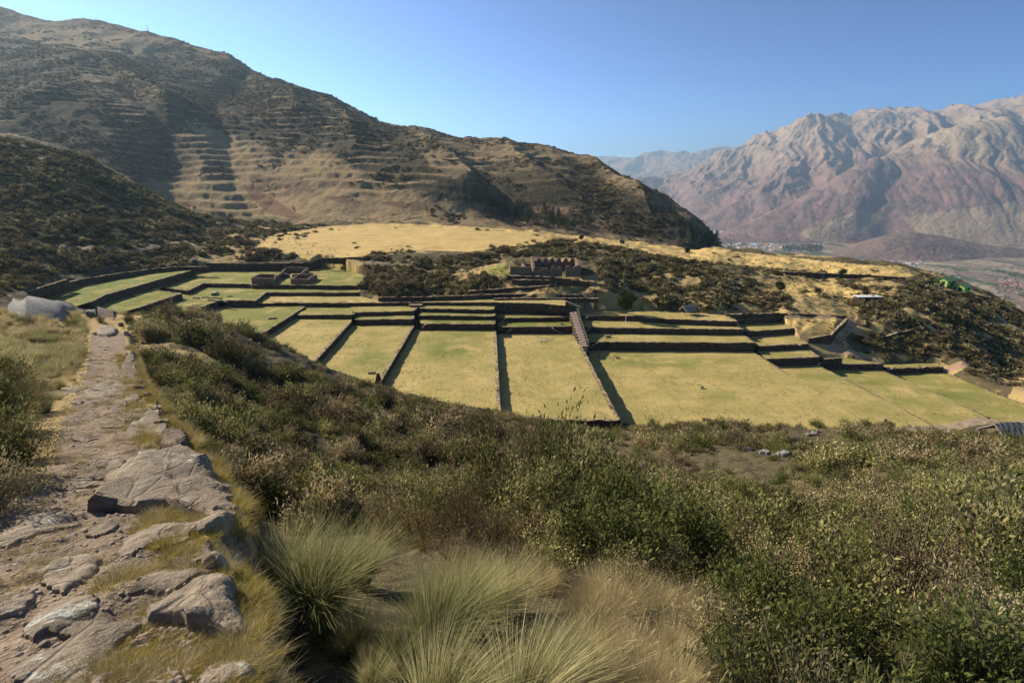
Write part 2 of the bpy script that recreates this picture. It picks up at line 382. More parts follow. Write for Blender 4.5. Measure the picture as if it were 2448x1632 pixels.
# shaded hill
for u, v, y in [(-120, 275, 255), (0, 318, 260), (60, 334, 263), (130, 347, 266), (200, 372, 270), (260, 402, 274), (300, 421, 278), (340, 450, 283), (400, 485, 288), (460, 508, 294), (540, 525, 300), (620, 538, 305)]:
    cp_(u, v, y)
    if u <= 400:
        s, t = st(u, v); K.append((s, math.log(y * 1.22), t - .07)); K.append((s, math.log(y * 1.5), t - .09))
for u, v, y in [(-100, 480, 190), (0, 440, 205), (0, 550, 160), (150, 440, 214), (150, 560, 176), (300, 500, 230), (300, 575, 190), (430, 560, 215), (440, 600, 192), (600, 585, 215), (700, 540, 320), (500, 560, 245)]: cp_(u, v, y)
for u, v, y in [(1370, 720, 146), (1400, 725, 145), (1385, 738, 143), (1430, 735, 143)]: cp_(u, v, y)
# golden plateau and the bank between it and the terraces
for u, v, y in [(700, 600, 200), (700, 562, 262), (900, 602, 196), (900, 570, 245), (900, 542, 300), (1100, 600, 200), (1200, 560, 272), (1100, 545, 305), (1250, 575, 245), (1250, 556, 310), (800, 560, 262),
                (800, 622, 185), (800, 650, 170), (860, 690, 154), (950, 700, 150), (1000, 660, 165), (1000, 632, 178), (1150, 650, 167), (1150, 680, 153),
                (1225, 656, 158), (1320, 658, 157), (1430, 660, 158), (1320, 628, 172), (1320, 602, 190), (1230, 690, 149.5), (1350, 690, 149.5), (1300, 675, 152), (1400, 600, 200), (1390, 580, 240),
                (1430, 708, 147), (1497, 736, 143), (1600, 738, 144), (1700, 745, 143), (1500, 700, 153), (1500, 650, 170), (1600, 650, 172), (1700, 690, 158), (1700, 640, 190), (1800, 660, 185), (1850, 710, 162),
                (1500, 590, 260), (1650, 610, 250), (1800, 630, 225), (1950, 660, 200), (1900, 700, 170), (2040, 712, 165), (1760, 756, 141), (1900, 745, 145), (2000, 760, 141), (1960, 800, 131), (2100, 800, 133), (2230, 800, 136),
                (2050, 850, 125), (2150, 860, 123), (2300, 862, 126), (2340, 900, 118), (2400, 860, 140), (2448, 870, 138), (2500, 880, 130), (2448, 935, 108), (2150, 740, 150), (2250, 740, 160), (2330, 770, 160), (2350, 730, 185)]: cp_(u, v, y)
# right-hand crest of the spur, then the drop to the valley
for u, v, y in [(1720, 597, 300), (1790, 604, 292), (1850, 611, 285), (1930, 619, 278), (2000, 626, 272), (2100, 633, 266), (2180, 646, 262), (2240, 664, 256), (2330, 697, 236), (2390, 722, 222), (2448, 752, 205), (2560, 800, 190)]:
    cp_(u, v, y); s, t = st(u, v)
    K.append((s, math.log(y * 1.15), t - .05)); K.append((s, math.log(y * 1.6), t - .17)); K.append((s, math.log(y * 3), t - .26)); K.append((s, math.log(2600), -.19))
# big mountain: skyline
for u, v, y in [(-200, -40, 1500), (0, 18, 1500), (60, 42, 1480), (120, 50, 1450), (200, 50, 1430), (300, 62, 1400), (350, 77, 1370), (430, 96, 1300), (500, 124, 1250), (560, 140, 1200), (600, 157, 1170), (640, 180, 1140), (730, 213, 1090), (800, 240, 1050), (870, 275, 1010),
                (905, 297, 1000), (940, 302, 990), (1000, 306, 980), (1060, 326, 970), (1150, 349, 940), (1260, 363, 900), (1320, 367, 870), (1355, 373, 840), (1400, 394, 780), (1450, 420, 720), (1500, 446, 660), (1550, 471, 600), (1600, 506, 540), (1620, 523, 510), (1650, 545, 470), (1675, 563, 445), (1700, 580, 420), (1722, 594, 400)]:
    cp_(u, v, y); s, t = st(u, v)
    if u > 1500: K.append((s, math.log(y * 1.08), t - .03))
    K.append((s, math.log(y * 1.2), t - .06)); K.append((s, math.log(y * 1.6), t - .2)); K.append((s, math.log(2600), min(t - .3, -.1)))
for u, v, y in [(700, 535, 345), (900, 535, 350), (1100, 542, 350), (1250, 552, 345), (1400, 572, 335), (1550, 590, 335), (600, 470, 430), (800, 480, 420), (1000, 480, 425), (1200, 490, 440), (1400, 505, 430), (1560, 540, 415),
                (600, 380, 570), (800, 400, 540), (1000, 400, 570), (1150, 420, 570), (1300, 430, 540), (1450, 475, 520), (480, 440, 470), (400, 400, 560), (400, 300, 740), (400, 230, 880), (600, 300, 740), (800, 330, 740),
                (200, 340, 600), (200, 230, 800), (200, 130, 1080), (0, 300, 620), (0, 200, 820), (0, 100, 1080), (600, 220, 960), (400, 150, 1120), (1000, 350, 800), (300, 470, 430), (900, 340, 800), (-150, 150, 820)]: cp_(u, v, y)
K = np.array(K)
KS = np.array([2.4, 1.0])
def kern(r2): return np.sqrt(r2 + .0015)
P0 = K[:, :2] * KS
A_ = kern(((P0[:, None] - P0[None]) ** 2).sum(-1)); n_ = len(P0)
A2 = np.zeros((n_ + 3, n_ + 3)); A2[:n_, :n_] = A_ - np.eye(n_) * .004; A2[:n_, n_] = 1; A2[:n_, n_+1:] = P0; A2[n_, :n_] = 1; A2[n_+1:, :n_] = P0.T
W_ = np.linalg.solve(A2, np.concatenate([K[:, 2], np.zeros(3)]))
gs = np.linspace(-2.0, 2.0, 401); gl = np.linspace(math.log(.3), math.log(2700), 456)
GS, GL = np.meshgrid(gs, gl); Q = np.stack([GS.ravel(), GL.ravel()], 1) * KS
T0 = np.empty(len(Q))
for i in range(0, len(Q), 20000):
    q = Q[i:i+20000]; T0[i:i+20000] = kern(((q[:, None] - P0[None]) ** 2).sum(-1)) @ W_[:n_] + W_[n_] + q @ W_[n_+1:]
T0 = T0.reshape(GS.shape)
def tbase(s, l):
    fi = np.clip((s - gs[0]) / (gs[1] - gs[0]), 0, len(gs) - 1.001); fj = np.clip((l - gl[0]) / (gl[1] - gl[0]), 0, len(gl) - 1.001)
    i = fi.astype(int); j = fj.astype(int); a = fi - i; b = fj - j
    return (T0[j, i] * (1-a) + T0[j, i+1] * a) * (1-b) + (T0[j+1, i] * (1-a) + T0[j+1, i+1] * a) * b

# path ridge: world points (x left edge, x right edge, y, drop)
PATH = np.array([(-4, -.3, -6, 1.5), (-2.6, -.55, .3, 1.60), (-2.9, -.93, 1.36, 1.68), (-4.1, -1.95, 3.2, 2.35), (-5.9, -3.75, 5.6, 3.3), (-9.1, -6.8, 9.3, 4.45), (-17, -14.6, 18.9, 7.2), (-24.6, -21.8, 28, 9.5), (-37, -33.5, 43, 12.4), (-46, -40, 54, 14.6)])
def pathmask(x, y):
    xl = np.interp(y, PATH[:, 2], PATH[:, 0]); xr = np.interp(y, PATH[:, 2], PATH[:, 1])
    wob = .22 * fbm(x * .9, y * .9, 3, 91); w = np.minimum(.18 + .012 * y, .5)
    m = smooth(xr + wob + w, xr + wob - w * .3, x) * smooth(xl - 1.1 - .05 * y, xl + .1, x) * smooth(60, 45, y)
    core = smooth(xr - .15, xr - .55, x) * smooth(xl - .1, xl + .5, x) * smooth(50, 42, y)
    return m, core
def Zf(x, y):
    x = np.asarray(x, float); y = np.asarray(y, float); yy = np.maximum(y, .3)
    z = CAMZ + yy * tbase(x / yy, np.log(yy))
    nb = fbm(x * .35, y * .35, 4, 5) * np.clip(yy * .03, .05, .35) + fbm(x * .05, y * .05, 4, 8) * np.clip((yy - 40) * .012, 0, 1.6) * smooth(0, 1, 1)
    flat = smooth(175, 200, y) * smooth(330, 290, y) * smooth(-.55, -.4, x / yy) * smooth(.12, .0, x / yy)
    z = z + nb * (1 - .75 * flat)
    m, core = pathmask(x, y)
    pz = CAMZ - np.interp(yy, PATH[:, 2], PATH[:, 3]) + .05 * fbm(x * 2.2, y * 2.2, 4, 31) + .03 * (np.interp(y, PATH[:, 2], PATH[:, 1]) - x) * np.clip(y, 0, 3) * .2
    z = z + 1.45 * np.exp(-(((x - .7) / 2.9) ** 2 + ((y - 7.2) / 2.3) ** 2)) * (1 - m)
    z = z * (1 - m) + pz * m
    for nm, pl in globals().get('fields', []):
        if nm in ('H1', 'I1', 'I', 'S0'):
            d = distline(x, y, pl + pl[:1]); z = np.minimum(z, LV[nm] + .25 + .55 * d + 40 * smooth(12, 30, d))
    return z
def gaps(x, y): return perlin(x * .07, y * .07, 88) + .5 * perlin(x * .2, y * .2, 89)
def zf(x, y): return float(Zf(np.array([x]), np.array([y]))[0])
def hit(u, v, ymin=.5, ymax=420):
    s, t = st(u, v); ys = np.exp(np.linspace(math.log(ymin), math.log(ymax), 900))
    d = CAMZ + t * ys - Zf(s * ys, ys); k = np.argmax(d < 0)
    if d[k] >= 0: k = len(ys) - 1
    y = ys[k]; return (s * y, y, zf(s * y, y))

# ---------------------------------------------------------------- terraces: levels surveyed from the photo
LV = dict(F=0., R1=2.2, R2=3.7, R3=5.0, E=2.8, E1=4.6, E2=5.7, E3=6.8, PT=8.7, D=4.2, D1=5.8, D2=6.8, D3=7.8, C=5.4, C1=6.8, C2=7.8, B=6.6, B1=7.6, A=7.9,
          G=-2.2, S3=-.3, S2=1.0, S1=2.5, S0=3.9, H=-4.2, H1=-2.7, I=-6., I1=-4.6, V=9.7, U=10.9, T3=9.7, T2=11.2, T1=13.2, TOP=13.7)
def PL(pts, z): return [X(u, v, z) for u, v in pts]
w = {}
w['R1'] = PL([(1397, 816.5), (1600, 817.5), (1802, 819)], 2.2)
w['R2'] = PL([(1388, 782), (1600, 785), (1776, 787)], 3.7)
w['R3'] = PL([(1383, 754), (1503, 755), (1605, 762.8), (1760, 768)], 5.0)
w['W6'] = PL([(1803, 843), (1935, 926), (2072, 1014), (2120, 1042)], 0)
w['S1'] = PL([(1757, 764), (1866, 758)], 3.9); w['S2'] = PL([(1783, 792), (1896, 784.5)], 2.5); w['S3'] = PL([(1810, 827), (1929, 821)], 1.0); w['S4'] = PL([(1830, 857.5), (1956, 852.6)], -.3)
w['H1'] = PL([(1966, 870.5), (2105, 868.7)], -2.7); w['H2'] = PL([(1962, 857), (2012, 856)], -1.2)
w['W7'] = PL([(1960, 876), (2075, 934), (2192, 996), (2230, 1015)], -2.2)
w['W8'] = PL([(2108, 885), (2215, 931), (2323, 978), (2365, 998)], -4.2)
w['I1'] = PL([(2118, 881.5), (2190, 878), (2253, 876)], -4.6)
w['W9'] = PL([(2265, 893), (2350, 929), (2444, 965), (2520, 995)], -6)
w['E1'] = PL([(1191, 781), (1369, 779.5)], 4.6); w['E2'] = PL([(1186, 760), (1364, 757.5)], 5.7); w['E3'] = PL([(1183, 739.5), (1300, 741), (1357, 744)], 6.8)
w['E4'] = PL([(1003, 722.3), (1183, 722.5), (1298, 725.5), (1340, 730)], 8.7)
w['D1'] = PL([(1006, 772.8), (1181, 774.4)], 5.8); w['D2'] = PL([(1001, 753.5), (1180, 755.5)], 6.8); w['D3'] = PL([(1003, 737), (1181, 740)], 7.8)
w['C1'] = PL([(849, 764), (987, 762.4)], 6.8); w['C2'] = PL([(845, 746.5), (986, 743.5)], 7.8)
w['C3'] = PL([(612, 720), (640, 721), (730, 724), (910, 723.4), (1002, 722)], 8.7)
w['B1'] = PL([(712, 752.8), (842, 751.9)], 7.6)
w['W1'] = PL([(727, 734), (622, 799), (585, 822), (540, 850)], 7.9)
w['W2'] = PL([(838, 768), (755, 858), (728, 888)], 6.6)
w['W3'] = PL([(987, 779), (944, 850), (901, 922), (893, 936)], 5.4)
w['W4'] = PL([(1183, 792), (1187, 880), (1192, 988)], 4.2)
w['W5'] = PL([(1374, 803), (1404, 859), (1455, 960), (1478, 1004)], 2.8)
w['V'] = PL([(539, 718), (610, 718), (635, 698.5), (700, 699), (856, 699)], 9.7)
w['U'] = PL([(394, 687.5), (448, 694.6), (485, 677), (594, 678.6), (605, 680.5), (800, 682), (856, 683)], 10.9)
w['TOP'] = PL([(496, 629), (560, 629.5), (700, 628.5), (741, 627.5), (764, 620.5)], 13.7)
w['T1'] = PL([(215, 722), (247, 706), (390, 665), (464, 644)], 13.2)
w['T2'] = PL([(330, 736), (354, 726.7), (431.5, 702)], 11.2)
w['T3'] = PL([(425, 757), (446, 746), (518, 720)], 9.7)
w['SW'] = PL([(53.6, 713), (90, 695), (130, 681), (181.5, 664.5), (268, 649), (366, 634), (430, 628.5), (498, 627)], 15.6)
w['SW2'] = PL([(45, 706), (90, 689), (161, 667)], 16.6)
w['P1'] = PL([(905, 710.5), (1000, 709.5), (1100, 706.5), (1180, 703.5), (1250, 702), (1395, 704.5)], 9.9)
w['P2'] = PL([(1180, 713), (1300, 712), (1431, 713.3)], 9.2)
w['Q1'] = PL([(1212, 658.5), (1283, 660.5), (1365, 666)], 14.0); w['Q2'] = PL([(1225, 668.5), (1320, 669.5), (1410, 672.7)], 13.2)
def off(pl, dx, dy): return [(x + dx, y + dy) for x, y in pl]
def at(pl, t):                                    # point at fraction
    L = [0]
    for a, b in zip(pl[:-1], pl[1:]): L.append(L[-1] + math.hypot(b[0]-a[0], b[1]-a[1]))
    q = t * L[-1]
    return (float(np.interp(q, L, [p[0] for p in pl])), float(np.interp(q, L, [p[1] for p in pl])))
def rv(p): return list(reversed(p))
B_ = .35
fields = [  # name, level, world polygon
 ('F', rv(w['W6'])[:] + [(w['R1'][-1][0], w['R1'][-1][1] + .3)] + rv(off(w['R1'], 0, .3)) + PL([(1374, 830)], 0) + [p for p in off(w['W5'], 0, 0)] + PL([(1440, 1040)], 0)),
 ('R1', w['R1'] + rv(off(w['R2'], 0, .3))), ('R2', w['R2'] + rv(off(w['R3'], 0, .3))),
 ('R3', w['R3'] + PL([(1735, 752), (1600, 742), (1500, 738), (1440, 738), (1392, 738)], 5.0)),
 ('G', w['W7'] + [w['W6'][3]] + rv(w['W6'])[1:] + [(w['S4'][0][0], w['S4'][0][1] + .3)] + [(w['S4'][1][0], w['S4'][1][1] + .3)]),
 ('S3', w['S4'] + rv(off(w['S3'], 0, .3))), ('S2', w['S3'] + rv(off(w['S2'], 0, .3))), ('S1', w['S2'] + rv(off(w['S1'], 0, .3))), ('S0', w['S1'] + PL([(1850, 750), (1740, 753)], 3.9)),
 ('H', w['W8'] + rv(w['W7']) + off(w['H1'], 0, .3)), ('H1', w['H1'] + PL([(2010, 853), (1960, 855)], -2.7)),
 ('I', w['W9'] + rv(w['W8']) + off(w['I1'], 0, .3)), ('I1', w['I1'] + PL([(2230, 866), (2110, 872)], -4.6)),
 ('E', rv(w['W5']) + off(rv(w['E1']), 0, .3) + w['W4'] + PL([(1250, 1000), (1330, 1008)], 2.8)),
 ('E1', w['E1'] + rv(off(w['E2'], 0, .3))), ('E2', w['E2'] + rv(off(w['E3'], 0, .3))), ('E3', w['E3'] + rv(off(w['E4'][1:], 0, .3))),
 ('D', rv(w['W4']) + off(rv(w['D1']), 0, .3) + w['W3'] + PL([(950, 965), (1060, 992)], 4.2)),
 ('D1', w['D1'] + rv(off(w['D2'], 0, .3))), ('D2', w['D2'] + rv(off(w['D3'], 0, .3))), ('D3', w['D3'] + rv(off(w['E4'][:2], 0, .3))),
 ('C', rv(w['W3']) + off(rv(w['C1']), 0, .3) + w['W2'] + PL([(810, 930)], 5.4)),
 ('C1', w['C1'] + rv(off(w['C2'], 0, .3))), ('C2', w['C2'] + [(w['C3'][-1][0], w['C3'][-1][1] + .3), (w['C3'][-2][0], w['C3'][-2][1] + .3)] + PL([(838, 732)], 7.8)),
 ('B', rv(w['W2']) + off(rv(w['B1']), 0, .3) + w['W1'] + PL([(620, 880)], 6.6)),
 ('B1', w['B1'] + [(w['C3'][3][0] - 8, w['C3'][3][1] + .3), (w['C3'][2][0], w['C3'][2][1] + .3)]),
 ('A', rv(w['W1']) + off(rv(w['C3'][:3]), 0, .3) + PL([(548, 727)], 7.9) + w['T3'][::-1] + PL([(440, 800)], 7.9)),
 ('PT', w['C3'] + w['E4'][1:] + PL([(1352, 731), (1350, 714)], 8.7) + off(rv(w['P2'][:2]), 0, .3) + off(rv(w['P1'][:4]), 0, .3) + [(w['V'][-1][0] , w['V'][-1][1]+.3)] + off(rv(w['V'][1:-1]), 0, .3)),
 ('V', w['V'] + off(rv(w['U'][1:]), 0, .3) + PL([(432, 703)], 9.7) + rv(w['T3'])[:1]),
 ('T3', w['T3'] + PL([(450, 697), (431, 703)], 9.7) + rv(w['T2']) + PL([(330, 790)], 9.7)),
 ('T2', w['T2'] + PL([(378, 695)], 11.2) + rv(w['T1'])[1:] + PL([(230, 760)], 11.2)),
 ('T1', w['T1'] + PL([(478, 640)], 13.2) + rv(w['SW'])[1:] + PL([(90, 760)], 13.2)),
 ('U', w['U'] + PL([(880, 660), (800, 640)], 10.9) + off(rv(w['TOP']), 0, .3) + PL([(470, 650)], 10.9)),
]
FIELDZ = {}
def field_mask(x, y, shrink=0):
    m = np.full(np.shape(x), 99.)
    for nm, pl in fields:
        i = inpoly(x, y, pl); m = np.where(i, np.minimum(m, LV[nm]), m)
    return m

# ---------------------------------------------------------------- terrain sheets
def sheet(name, s0, s1, ns, y0, y1, ny, zfun, attrf, mat, label=None):
    s = np.linspace(s0, s1, ns); l = np.linspace(math.log(y0), math.log(y1), ny)
    SS, LL = np.meshgrid(s, l); Y = np.exp(LL); Xx = SS * Y
    Z = zfun(Xx, Y)
    idx = np.arange(ns * ny).reshape(ny, ns)
    f = np.stack([idx[:-1, :-1], idx[:-1, 1:], idx[1:, 1:], idx[1:, :-1]], -1).reshape(-1, 4)
    o = mesh_np(name, np.stack([Xx.ravel(), Y.ravel(), Z.ravel()], 1), f, mat, True, attrs={k: v.ravel() for k, v in attrf(Xx, Y, Z).items()})
    return tag(o, kind='structure')
def inpx(U, V, poly): return inpoly(U, V, poly).astype(float)
SOILW = [  # brown trodden paths in world space: (polyline, half width)
 (PL([(1395, 736), (1440, 744), (1500, 752), (1570, 757), (1660, 760), (1740, 757)], 5.2), 1.0),
 ([PY(u, v, y)[:2] for u, v, y in [(1735, 756, 140), (1790, 747, 143), (1850, 750, 142), (1950, 752, 141), (2022, 757, 140)]], .6),
 ([PY(u, v, y)[:2] for u, v, y in [(2034, 746, 145), (2036, 765, 140), (2015, 785, 135), (1994, 812, 129), (2060, 830, 127), (2150, 850, 124), (2230, 858, 124), (2310, 862, 124)]], 1.1),
 ([PY(u, v, y)[:2] for u, v, y in [(2140, 1036, 74), (2260, 1016, 84), (2360, 1004, 89), (2470, 990, 92)]], 3.2),
 ([PY(u, v, y)[:2] for u, v, y in [(880, 628, 180), (960, 633, 178), (1080, 638, 172), (1200, 640, 168)]], .9),
 ([PY(u, v, y)[:2] for u, v, y in [(1379, 702, 147), (1405, 682, 151), (1425, 670, 154)]], .5),
 ([PY(u, v, y)[:2] for u, v, y in [(2385, 750, 175), (2420, 764, 168), (2470, 768, 165)]], .7),
 ([PY(u, v, y)[:2] for u, v, y in [(120, 600, 166), (250, 602, 172), (350, 590, 190), (440, 572, 208), (470, 590, 200), (530, 612, 192)]], .9),
]
# zones with thin vegetation (photo polygons tied to a distance range): golden, green and bare patches
GOLD = [(150, 400, [(610, 590), (650, 560), (760, 545), (900, 533), (1100, 540), (1300, 552), (1500, 572), (1730, 598), (2000, 628), (2160, 640), (2210, 656), (2150, 662), (1980, 655), (1850, 640), (1700, 628), (1560, 606), (1440, 588), (1330, 575), (1290, 590), (1200, 590), (1120, 602), (1010, 598), (880, 606), (860, 620), (740, 622), (690, 606)]),
        (130, 230, [(1820, 672), (2000, 676), (2060, 700), (2030, 712), (1900, 706), (1810, 690)]), (120, 180, [(1870, 760), (2010, 762), (1985, 795), (1930, 795)])]
STRAW = [(120, 230, [(1180, 690), (1180, 660), (1210, 640), (1240, 655), (1440, 660), (1480, 670), (1400, 704), (1180, 704)]), (120, 260, [(1620, 700), (1900, 640), (2180, 690), (2060, 745), (2000, 830), (1830, 760), (1700, 756)]),
         (110, 150, [(1860, 790), (2020, 800), (2030, 860), (1980, 862), (1900, 800)]), (150, 250, [(470, 640), (480, 600), (700, 560), (760, 600), (880, 620), (840, 650), (770, 640), (740, 610), (560, 625)]), (140, 215, [(1200, 590), (1300, 590), (1290, 610), (1210, 610)])]
GREENZ = [(130, 190, [(740, 640), (830, 625), (860, 690), (800, 690), (760, 680)]), (130, 180, [(1390, 700), (1560, 720), (1640, 745), (1500, 752), (1380, 730)]), (140, 175, [(1160, 640), (1225, 625), (1230, 660), (1150, 655)]), (60, 110, [(2100, 1000), (2360, 975), (2360, 1000), (2300, 1010), (2150, 1030)])]
def hattr(x, y, z):
    U, V = proj(x, y, z); a = {}
    def zone(zs):
        m = np.zeros(x.shape)
        for y0, y1, pl in zs: m = np.maximum(m, inpx(U, V, pl) * (y > y0) * (y < y1))
        return m
    g, stw, gr = zone(GOLD), zone(STRAW), zone(GREENZ)
    pm, core = pathmask(x, y); soil = core * .95
    for pl, hw in SOILW: soil = np.maximum(soil, smooth(hw * 1.25, hw * .7, distline(x, y, pl)))
    nearleft = (x / y < -.6) * (y < 70)
    a['gold'] = g; a['green'] = gr * (1 - soil); a['soil'] = soil
    a['scrub'] = np.clip(1 - g - stw * .85 - gr - soil - pm * .9 - nearleft * .6 - smooth(-.3, -.55, gaps(x, y)) * (y > 95) * .9 - .38 * (y > 105), 0, 1)
    a['red'] = smooth(1.3, .5, distline(x, y, SOILW[2][0])) 
    return a
def blur(m, n):
    for _ in range(n):
        m[1:-1] = (m[:-2] + m[2:] + 2 * m[1:-1]) / 4; m[:, 1:-1] = (m[:, :-2] + m[:, 2:] + 2 * m[:, 1:-1]) / 4
    return m
def hz(x, y):
    z = Zf(x, y); fm = field_mask(x, y); 
    return np.where(fm < 90, np.minimum(z, fm - 1.2), z)
YSPLIT = 345
sheet('hillside_ground', -1.75, 1.75, 1250, .35, YSPLIT, 1250, hz, hattr, M['ground'])
GULLY = [[(620, 120, 1250), (520, 300, 800), (560, 420, 500), (640, 500, 400)], [(930, 300, 1000), (1010, 380, 700), (1100, 460, 500), (1200, 520, 400), (1280, 550, 360)], [(0, 60, 1300), (250, 230, 900), (420, 400, 560), (560, 480, 430)]]
SPUR = [([(540, 140, 1200), (700, 240, 900), (720, 330, 720)], 20, 60), ([(900, 300, 990), (960, 370, 760), (1060, 440, 560), (1130, 500, 440)], 36, 42), ([(1350, 374, 830), (1420, 440, 620), (1500, 500, 480), (1560, 560, 390)], 22, 38),
        ([(0, 72, 1250), (180, 160, 1020), (310, 250, 820), (420, 350, 640)], 58, 90), ([(1150, 350, 930), (1230, 430, 600), (1330, 500, 450)], 14, 36), ([(60, 200, 850), (150, 330, 620)], 40, 60), ([(760, 230, 1060), (830, 330, 780), (860, 430, 520)], 20, 50)]
def mz(x, y, full=False):
    l = np.log(y); z = CAMZ + y * tbase(x / y, l)
    fr = smooth(YSPLIT * .98, 480, y)
    rel = smooth(2, 1, 1)
    for pl, A, wd in SPUR:
        p = [PY(*q)[:2] for q in pl]; d = distline(x, y, p); yend = pl[0][2]
        z = z + A * np.exp(-d / wd) * smooth(yend * .97, yend * .68, y) * smooth(360, 440, y)
    for pl in GULLY:
        p = [PY(*q)[:2] for q in pl]; d = distline(x, y, p); yend = pl[0][2]
        z = z - 16 * np.exp(-(d / 30) ** 1.2) * smooth(yend, yend * .85, y) * smooth(350, 420, y)
    z = z + fr * (5.5 * fbm(x * .006, y * .006, 3, 3) - 7 * np.abs(perlin((x + y * .5) * .012, (y - x * .5) * .004, 14))  + 1.6 * ridged(x * .018, y * .018, 3, 4, .5) + .7 * fbm(x * .09, y * .09, 3, 6))
    z = z + (1 - fr) * (Zf(x, y) - (CAMZ + y * tbase(x / y, l)))
    # old contour terraces on the slope
    q = z + 4 * fbm(x * .012, y * .012, 3, 77); st_ = 7.0; ph = q / st_; fl = np.floor(ph); fq = ph - fl
    tz = (fl + smooth(.55, 1.0, fq)) * st_ - q
    k = smooth(-.25, .1, fbm(x * .004, y * .004, 2, 21)) * fr * smooth(2200, 1500, y) + .12 * fr * smooth(700, 450, y)
    kk = np.clip(k * .8, 0, .55)
    if full: return (1 - smooth(.30, .55, fq)) * smooth(.0, .25, kk) * smooth(-.15, .25, perlin(x * .02, y * .02, 23) + .5 * perlin(x * .07, y * .07, 24))
    return z + tz * kk
def mattr(x, y, z):
    U, V = proj(x, y, z); a = {}
    gold = np.maximum.reduce([inpx(U, V, p) for p in [[(330, 430), (560, 420), (700, 500), (780, 540), (640, 540), (420, 480)], [(640, 480), (760, 440), (1000, 450), (1180, 500), (1060, 540), (700, 545)], [(500, 360), (800, 370), (900, 420), (760, 440), (560, 420)], [(1000, 360), (1120, 380), (1130, 410), (1020, 400)], [(1140, 345), (1340, 366), (1340, 378), (1180, 372)], [(0, 40), (420, 95), (380, 150), (0, 90)], [(190, 150), (330, 250), (300, 260), (190, 200)], [(370, 240), (520, 300), (640, 350), (540, 380), (400, 270)], [(950, 500), (1180, 520), (1250, 550), (900, 540)], [(1340, 560), (1500, 590), (1640, 600), (1600, 580), (1450, 565)]]])
    dark = np.maximum.reduce([inpx(U, V, p) for p in [[(930, 300), (1130, 480), (1100, 545), (1000, 500), (830, 380), (760, 300)], [(1340, 372), (1720, 592), (1640, 592), (1500, 560), (1360, 400)], [(0, 160), (250, 240), (420, 420), (300, 420), (0, 320)], [(1180, 430), (1300, 400), (1440, 480), (1400, 540), (1230, 500)], [(560, 160), (730, 220), (700, 240), (560, 190)]]])  # shaded spur flanks and gully, their shade painted through the scrub mask
    pl = np.maximum.reduce([inpx(U, V, p) for p in [[(580, 445), (612, 448), (724, 517), (708, 524), (640, 512), (600, 475)], [(650, 440), (745, 442), (750, 458), (690, 458)], [(770, 470), (830, 466), (870, 486), (810, 486)], [(900, 483), (960, 480), (1010, 495), (960, 500)]]])
    red = np.maximum.reduce([inpx(U, V, p) for p in [[(1240, 500), (1340, 480), (1420, 510), (1330, 530), (1260, 525)], [(860, 420), (980, 500), (940, 470)]]])
    lit_ledge = mz(x, y, True)
    dark = np.maximum(dark, .9 * inpx(U, V, [(0, 75), (200, 75), (430, 115), (560, 160), (720, 230), (880, 310), (860, 400), (760, 350), (560, 330), (420, 300), (360, 420), (0, 330)]))  # upper-left face darkened as if in shade, over its scrub
    road = [PY(*q)[:2] for q in [(740, 462, 440), (860, 455, 460), (1010, 448, 480), (1090, 440, 500), (1130, 425, 540), (1250, 405, 600)]]
    rd = smooth(6, 2.5, distline(x, y, road))
    if x.ndim == 2 and x.shape[0] > 50: gold = blur(gold, 40); dark = blur(dark, 60); red = blur(red, 30)
    a['gold'] = gold * (1 - rd) * .62; a['scrub'] = np.clip(dark + .4 * (1 - gold) * (1 - dark), 0, 1); a['plough'] = np.maximum(pl, rd * .8) * .55; a['red'] = red * .7; a['lit_ledge'] = lit_ledge * (1 - rd)
    return a
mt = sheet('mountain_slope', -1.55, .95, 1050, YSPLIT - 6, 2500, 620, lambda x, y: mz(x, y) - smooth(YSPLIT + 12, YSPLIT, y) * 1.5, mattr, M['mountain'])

# ---- far ranges and the valley floor
def rz_far(ctrl, amp, seed, kx=.9, freq=.0012, floor=-430, gul=False):
    P = np.array([(st(u, v)[0], math.log(y), st(u, v)[1]) for u, v, y in ctrl]); P1 = P[:, :2] * np.array([3.0, 1.5])
    n = len(P1); A = np.zeros((n+3, n+3)); A[:n, :n] = kern(((P1[:, None]-P1[None])**2).sum(-1)) - np.eye(n)*.002; A[:n, n] = 1; A[:n, n+1:] = P1; A[n, :n] = 1; A[n+1:, :n] = P1.T
    wv = np.linalg.solve(A, np.concatenate([P[:, 2], np.zeros(3)]))
    def f(x, y):
        q = np.stack([(x / y).ravel(), np.log(y).ravel()], 1) * np.array([3.0, 1.5]); t = np.empty(len(q))
        for i in range(0, len(q), 40000):
            b = q[i:i+40000]; t[i:i+40000] = kern(((b[:, None]-P1[None])**2).sum(-1)) @ wv[:n] + wv[n] + b @ wv[n+1:]
        z = CAMZ + y * t.reshape(x.shape)
        wx = x + 110 * fbm(x * .0009, y * .0009, 3, seed + 5); wy = y + 110 * fbm(x * .0009, y * .0009, 3, seed + 6)
        # erosion ribs run down the fall line towards the viewer and to the left
        a = R(-28); rx = wx * math.cos(a) + wy * math.sin(a); ry = -wx * math.sin(a) + wy * math.cos(a)
        h = np.clip((z - floor) / 700, 0, 1)
        rib = (.9 * ridged(rx * freq, ry * freq * .28, 5, seed, .5) + .1) if not gul else (1.2 - .9 * ridged(rx * freq, ry * freq * .22, 4, seed, .42))
        return np.maximum(z + amp * (rib - 1.0) * h ** .7, floor - 30)
    return f
